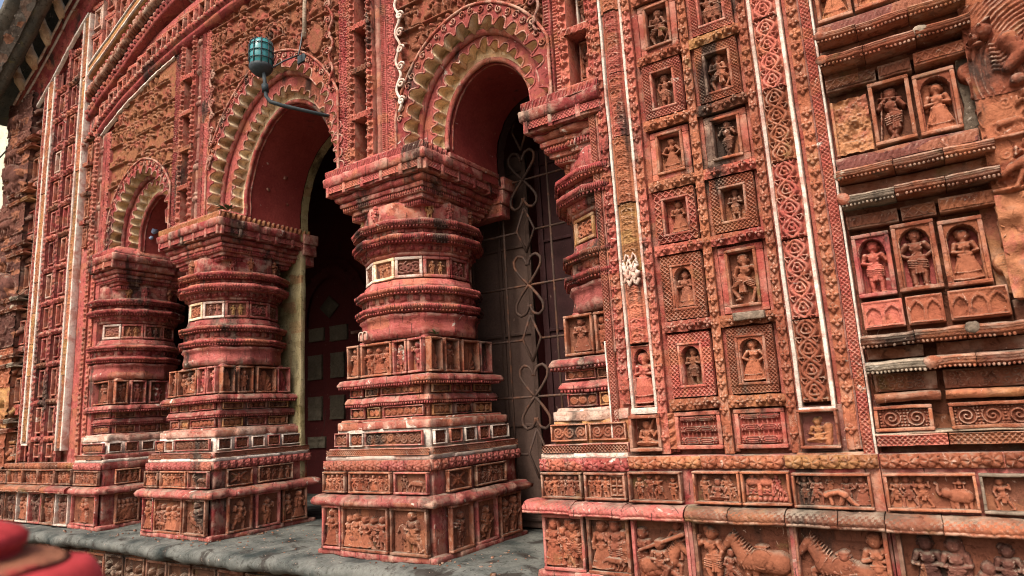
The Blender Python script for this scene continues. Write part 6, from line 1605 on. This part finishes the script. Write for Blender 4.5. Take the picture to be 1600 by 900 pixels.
for nm, x0, x1, mt, lab in (('left', -3.2, -2.235, 'door_brown', 'brown panelled door leaf behind the iron gate'), ('right', -2.165, -1.2, 'door_maroon', 'dark maroon door leaf standing ajar behind the iron gate')):
    d = thing('door_leaf', lab, 'door', ((x0 + x1) / 2, 1.0, 0), 'doors behind the iron gate')
    m = MB(); m.box(x0, x1, 1.0, 1.035, .01, 2.42, .003, .2); m.build('leaf', mt, d)
    for x in np.arange(x0 + .02, x1 - .01, .232):
        m = MB(); m.box(x, x + .03, .985, 1.0, .02, 2.40, .003, .2); m.build('stile', mt, d)
    for z in (.05, .62, 1.20, 1.78, 2.30):
        m = MB(); m.box(x0 + .01, x1 - .01, .988, 1.001, z, z + .02, .003, .2); m.build('rail', mt, d)

# ---- lamp on its pipe
lp = thing('lamp', 'teal caged glass lamp on a bent grey pipe in front of the central arch', 'lamp', (-3.47, -.15, 2.95))
lc = np.array([-3.487, -.15, 3.075])
def lathe(prof, c, n=20):
    m = MB(); th = np.arange(n) / n * 2 * math.pi
    m.loft([np.stack([c[0] + r * np.cos(th), c[1] + r * np.sin(th), np.full(n, c[2] + z)], 1) for r, z in prof]); return m
lathe([(r_ * .70, z_) for r_, z_ in ((.085, -.075), (.100, -.06), (.105, .0), (.104, .06), (.096, .092), (.070, .112), (.02, .118))], lc).build('jar', 'lamp_glass', lp, True, .0)
lathe([(r_ * .70, z_) for r_, z_ in ((.030, -.135), (.055, -.125), (.088, -.105), (.106, -.085), (.108, -.066), (.098, -.062))], lc).build('socket', 'pipe_paint', lp, True, .001)
m = MB()
for k in range(10):
    a = k / 10 * 2 * math.pi
    m.tube([lc + np.array([  .70 * r * math.cos(a),   .70 * r * math.sin(a), z]) for r, z in ((.106, -.07), (.111, .0), (.110, .06), (.101, .096), (.074, .118), (.01, .125))], .0035, 5)
for z, r in ((-.03, .111), (.02, .112), (.07, .109)):
    a = np.linspace(0, 2 * math.pi, 25); m.tube(np.stack([lc[0] +   .70 * r * np.cos(a), lc[1] +   .70 * r * np.sin(a), np.full(25, lc[2] + z)], 1), .0035, 5, caps=False)
m.build('cage', 'pipe_paint', lp, True, .0)
m = MB(); m.tube([lc + np.array(p) for p in ((0.03, 0, -.12), (.045, 0, -.20), (.055, .0, -.29), (.075, .015, -.33), (.13, .06, -.355), (.22, .20, -.375), (.27, .40, -.365), (.29, .55, -.30))], .0125, 10); m.build('pipe', 'pipe_paint', lp, True, .001)
m = MB(); m.tube([lc + np.array(p) for p in ((.043, 0, -.21), (.05, 0, -.26))], .022, 10); m.build('pipe_collar', 'pipe_paint', lp, True, .0)
m = MB(); m.tube([lc + np.array(q) for q in ((.05, .02, -.10), (.10, .10, -.02), (.12, .20, .06), (.10, .235, .16), (.14, .24, .40))], .006, 6); m.build('flex', 'wire_black', lp, True, .0)
m = MB(); m.box(-3.42, -3.34, .08, .11, 3.10, 3.16, .004); m.build('junction_box', 'pipe_paint', lp)
m = MB(); m.tube([(-3.33, .085, 3.75), (-3.345, .085, 3.5), (-3.35, .085, 3.27)], .014, 8); m.build('drain_strip', 'lichen_mortar', a2, True, .004)

# ---- red painted finial right in front of the camera

fc = np.array([-.834, -2.378, .572])
post = thing('painted_post', 'blurred red painted post top with a worn brown rim close to the camera', 'post', (float(fc[0]), float(fc[1]), -.92))
rimp = [(.100 + .030 * math.cos(a), -.020 + .036 * math.sin(a)) for a in np.linspace(-1.5, 1.15, 14)]
lathe([(.03, -1.235), (.075, -1.23), (.075, -.16), (.065, -.10), (.080, -.070)] + rimp + [(.080, .0185), (.060, .022), (.056, .025), (.054, .030), (.060, .036), (.061, .043), (.056, .050), (.044, .056), (.022, .060), (.004, .061)], fc, 48).build('post_top', 'post_paint', post, True, .003)
lathe([(.098, .0170), (.090, .0205), (.078, .0228), (.068, .0245), (.060, .0262)], fc, 48).build('worn_rim', 'worn_rim', post, True, .003)

# ---- weeds in the masonry
def weed(label, p, s, n=14, seed=1):
    t = thing('weed', label, 'plant', p, 'weeds rooted in the masonry'); r = np.random.default_rng(seed); m = MB()
    for i in range(n):
        a = r.uniform(0, 2 * math.pi); l = s * r.uniform(.5, 1.1); el_ = r.uniform(.15, 1.2)
        d = np.array([math.cos(a) * math.cos(el_), math.sin(a) * math.cos(el_) - .2, math.sin(el_)]); sd = np.cross(d, UZ); sd /= np.linalg.norm(sd)
        q = np.array(p); pts = [q, q + d * l * .5 + sd * l * .12, q + d * l - np.array([0, 0, l * .2]), q + d * l * .5 - sd * l * .12]
        m.add(np.array([pts[0], pts[1], pts[2], pts[3]]), [[0, 1, 2, 3]])
    m.build('leaves', 'weed_green', t, amp=.0)
weed('dry grey green weed on the capital left of the central arch', (-4.16, .08, 2.235), .085, 26, 3)
weed('small weed growing behind the carved block of the nearest column', (-2.40, .22, 1.165), .05, 14, 5)

# ---- pale neighbouring wall and a cable past the far corner
nb = thing('neighbour_wall', 'pale plastered wall glimpsed beyond the far left corner', 'wall', (-9.6, 1.2, -.9))
m = MB(); m.box(-15, -8.5, 1.4, 1.7, -.95, 6.6, .01, .5); m.build('plaster_face', 'pale_plaster', nb)
cb = thing('cable', 'thin black cable strung to the far left corner', 'cable', (-8.3, .2, 3.7))
m = MB(); m.tube([(-12, .4, 3.9), (-9.5, .2, 3.72), (-7.92, .02, 3.74)], .008, 5); m.build('strand', 'wire_black', cb, True, .0)

for o in S.objects:
    if o.type == 'EMPTY' and 'category' not in o: o['kind'] = 'structure'
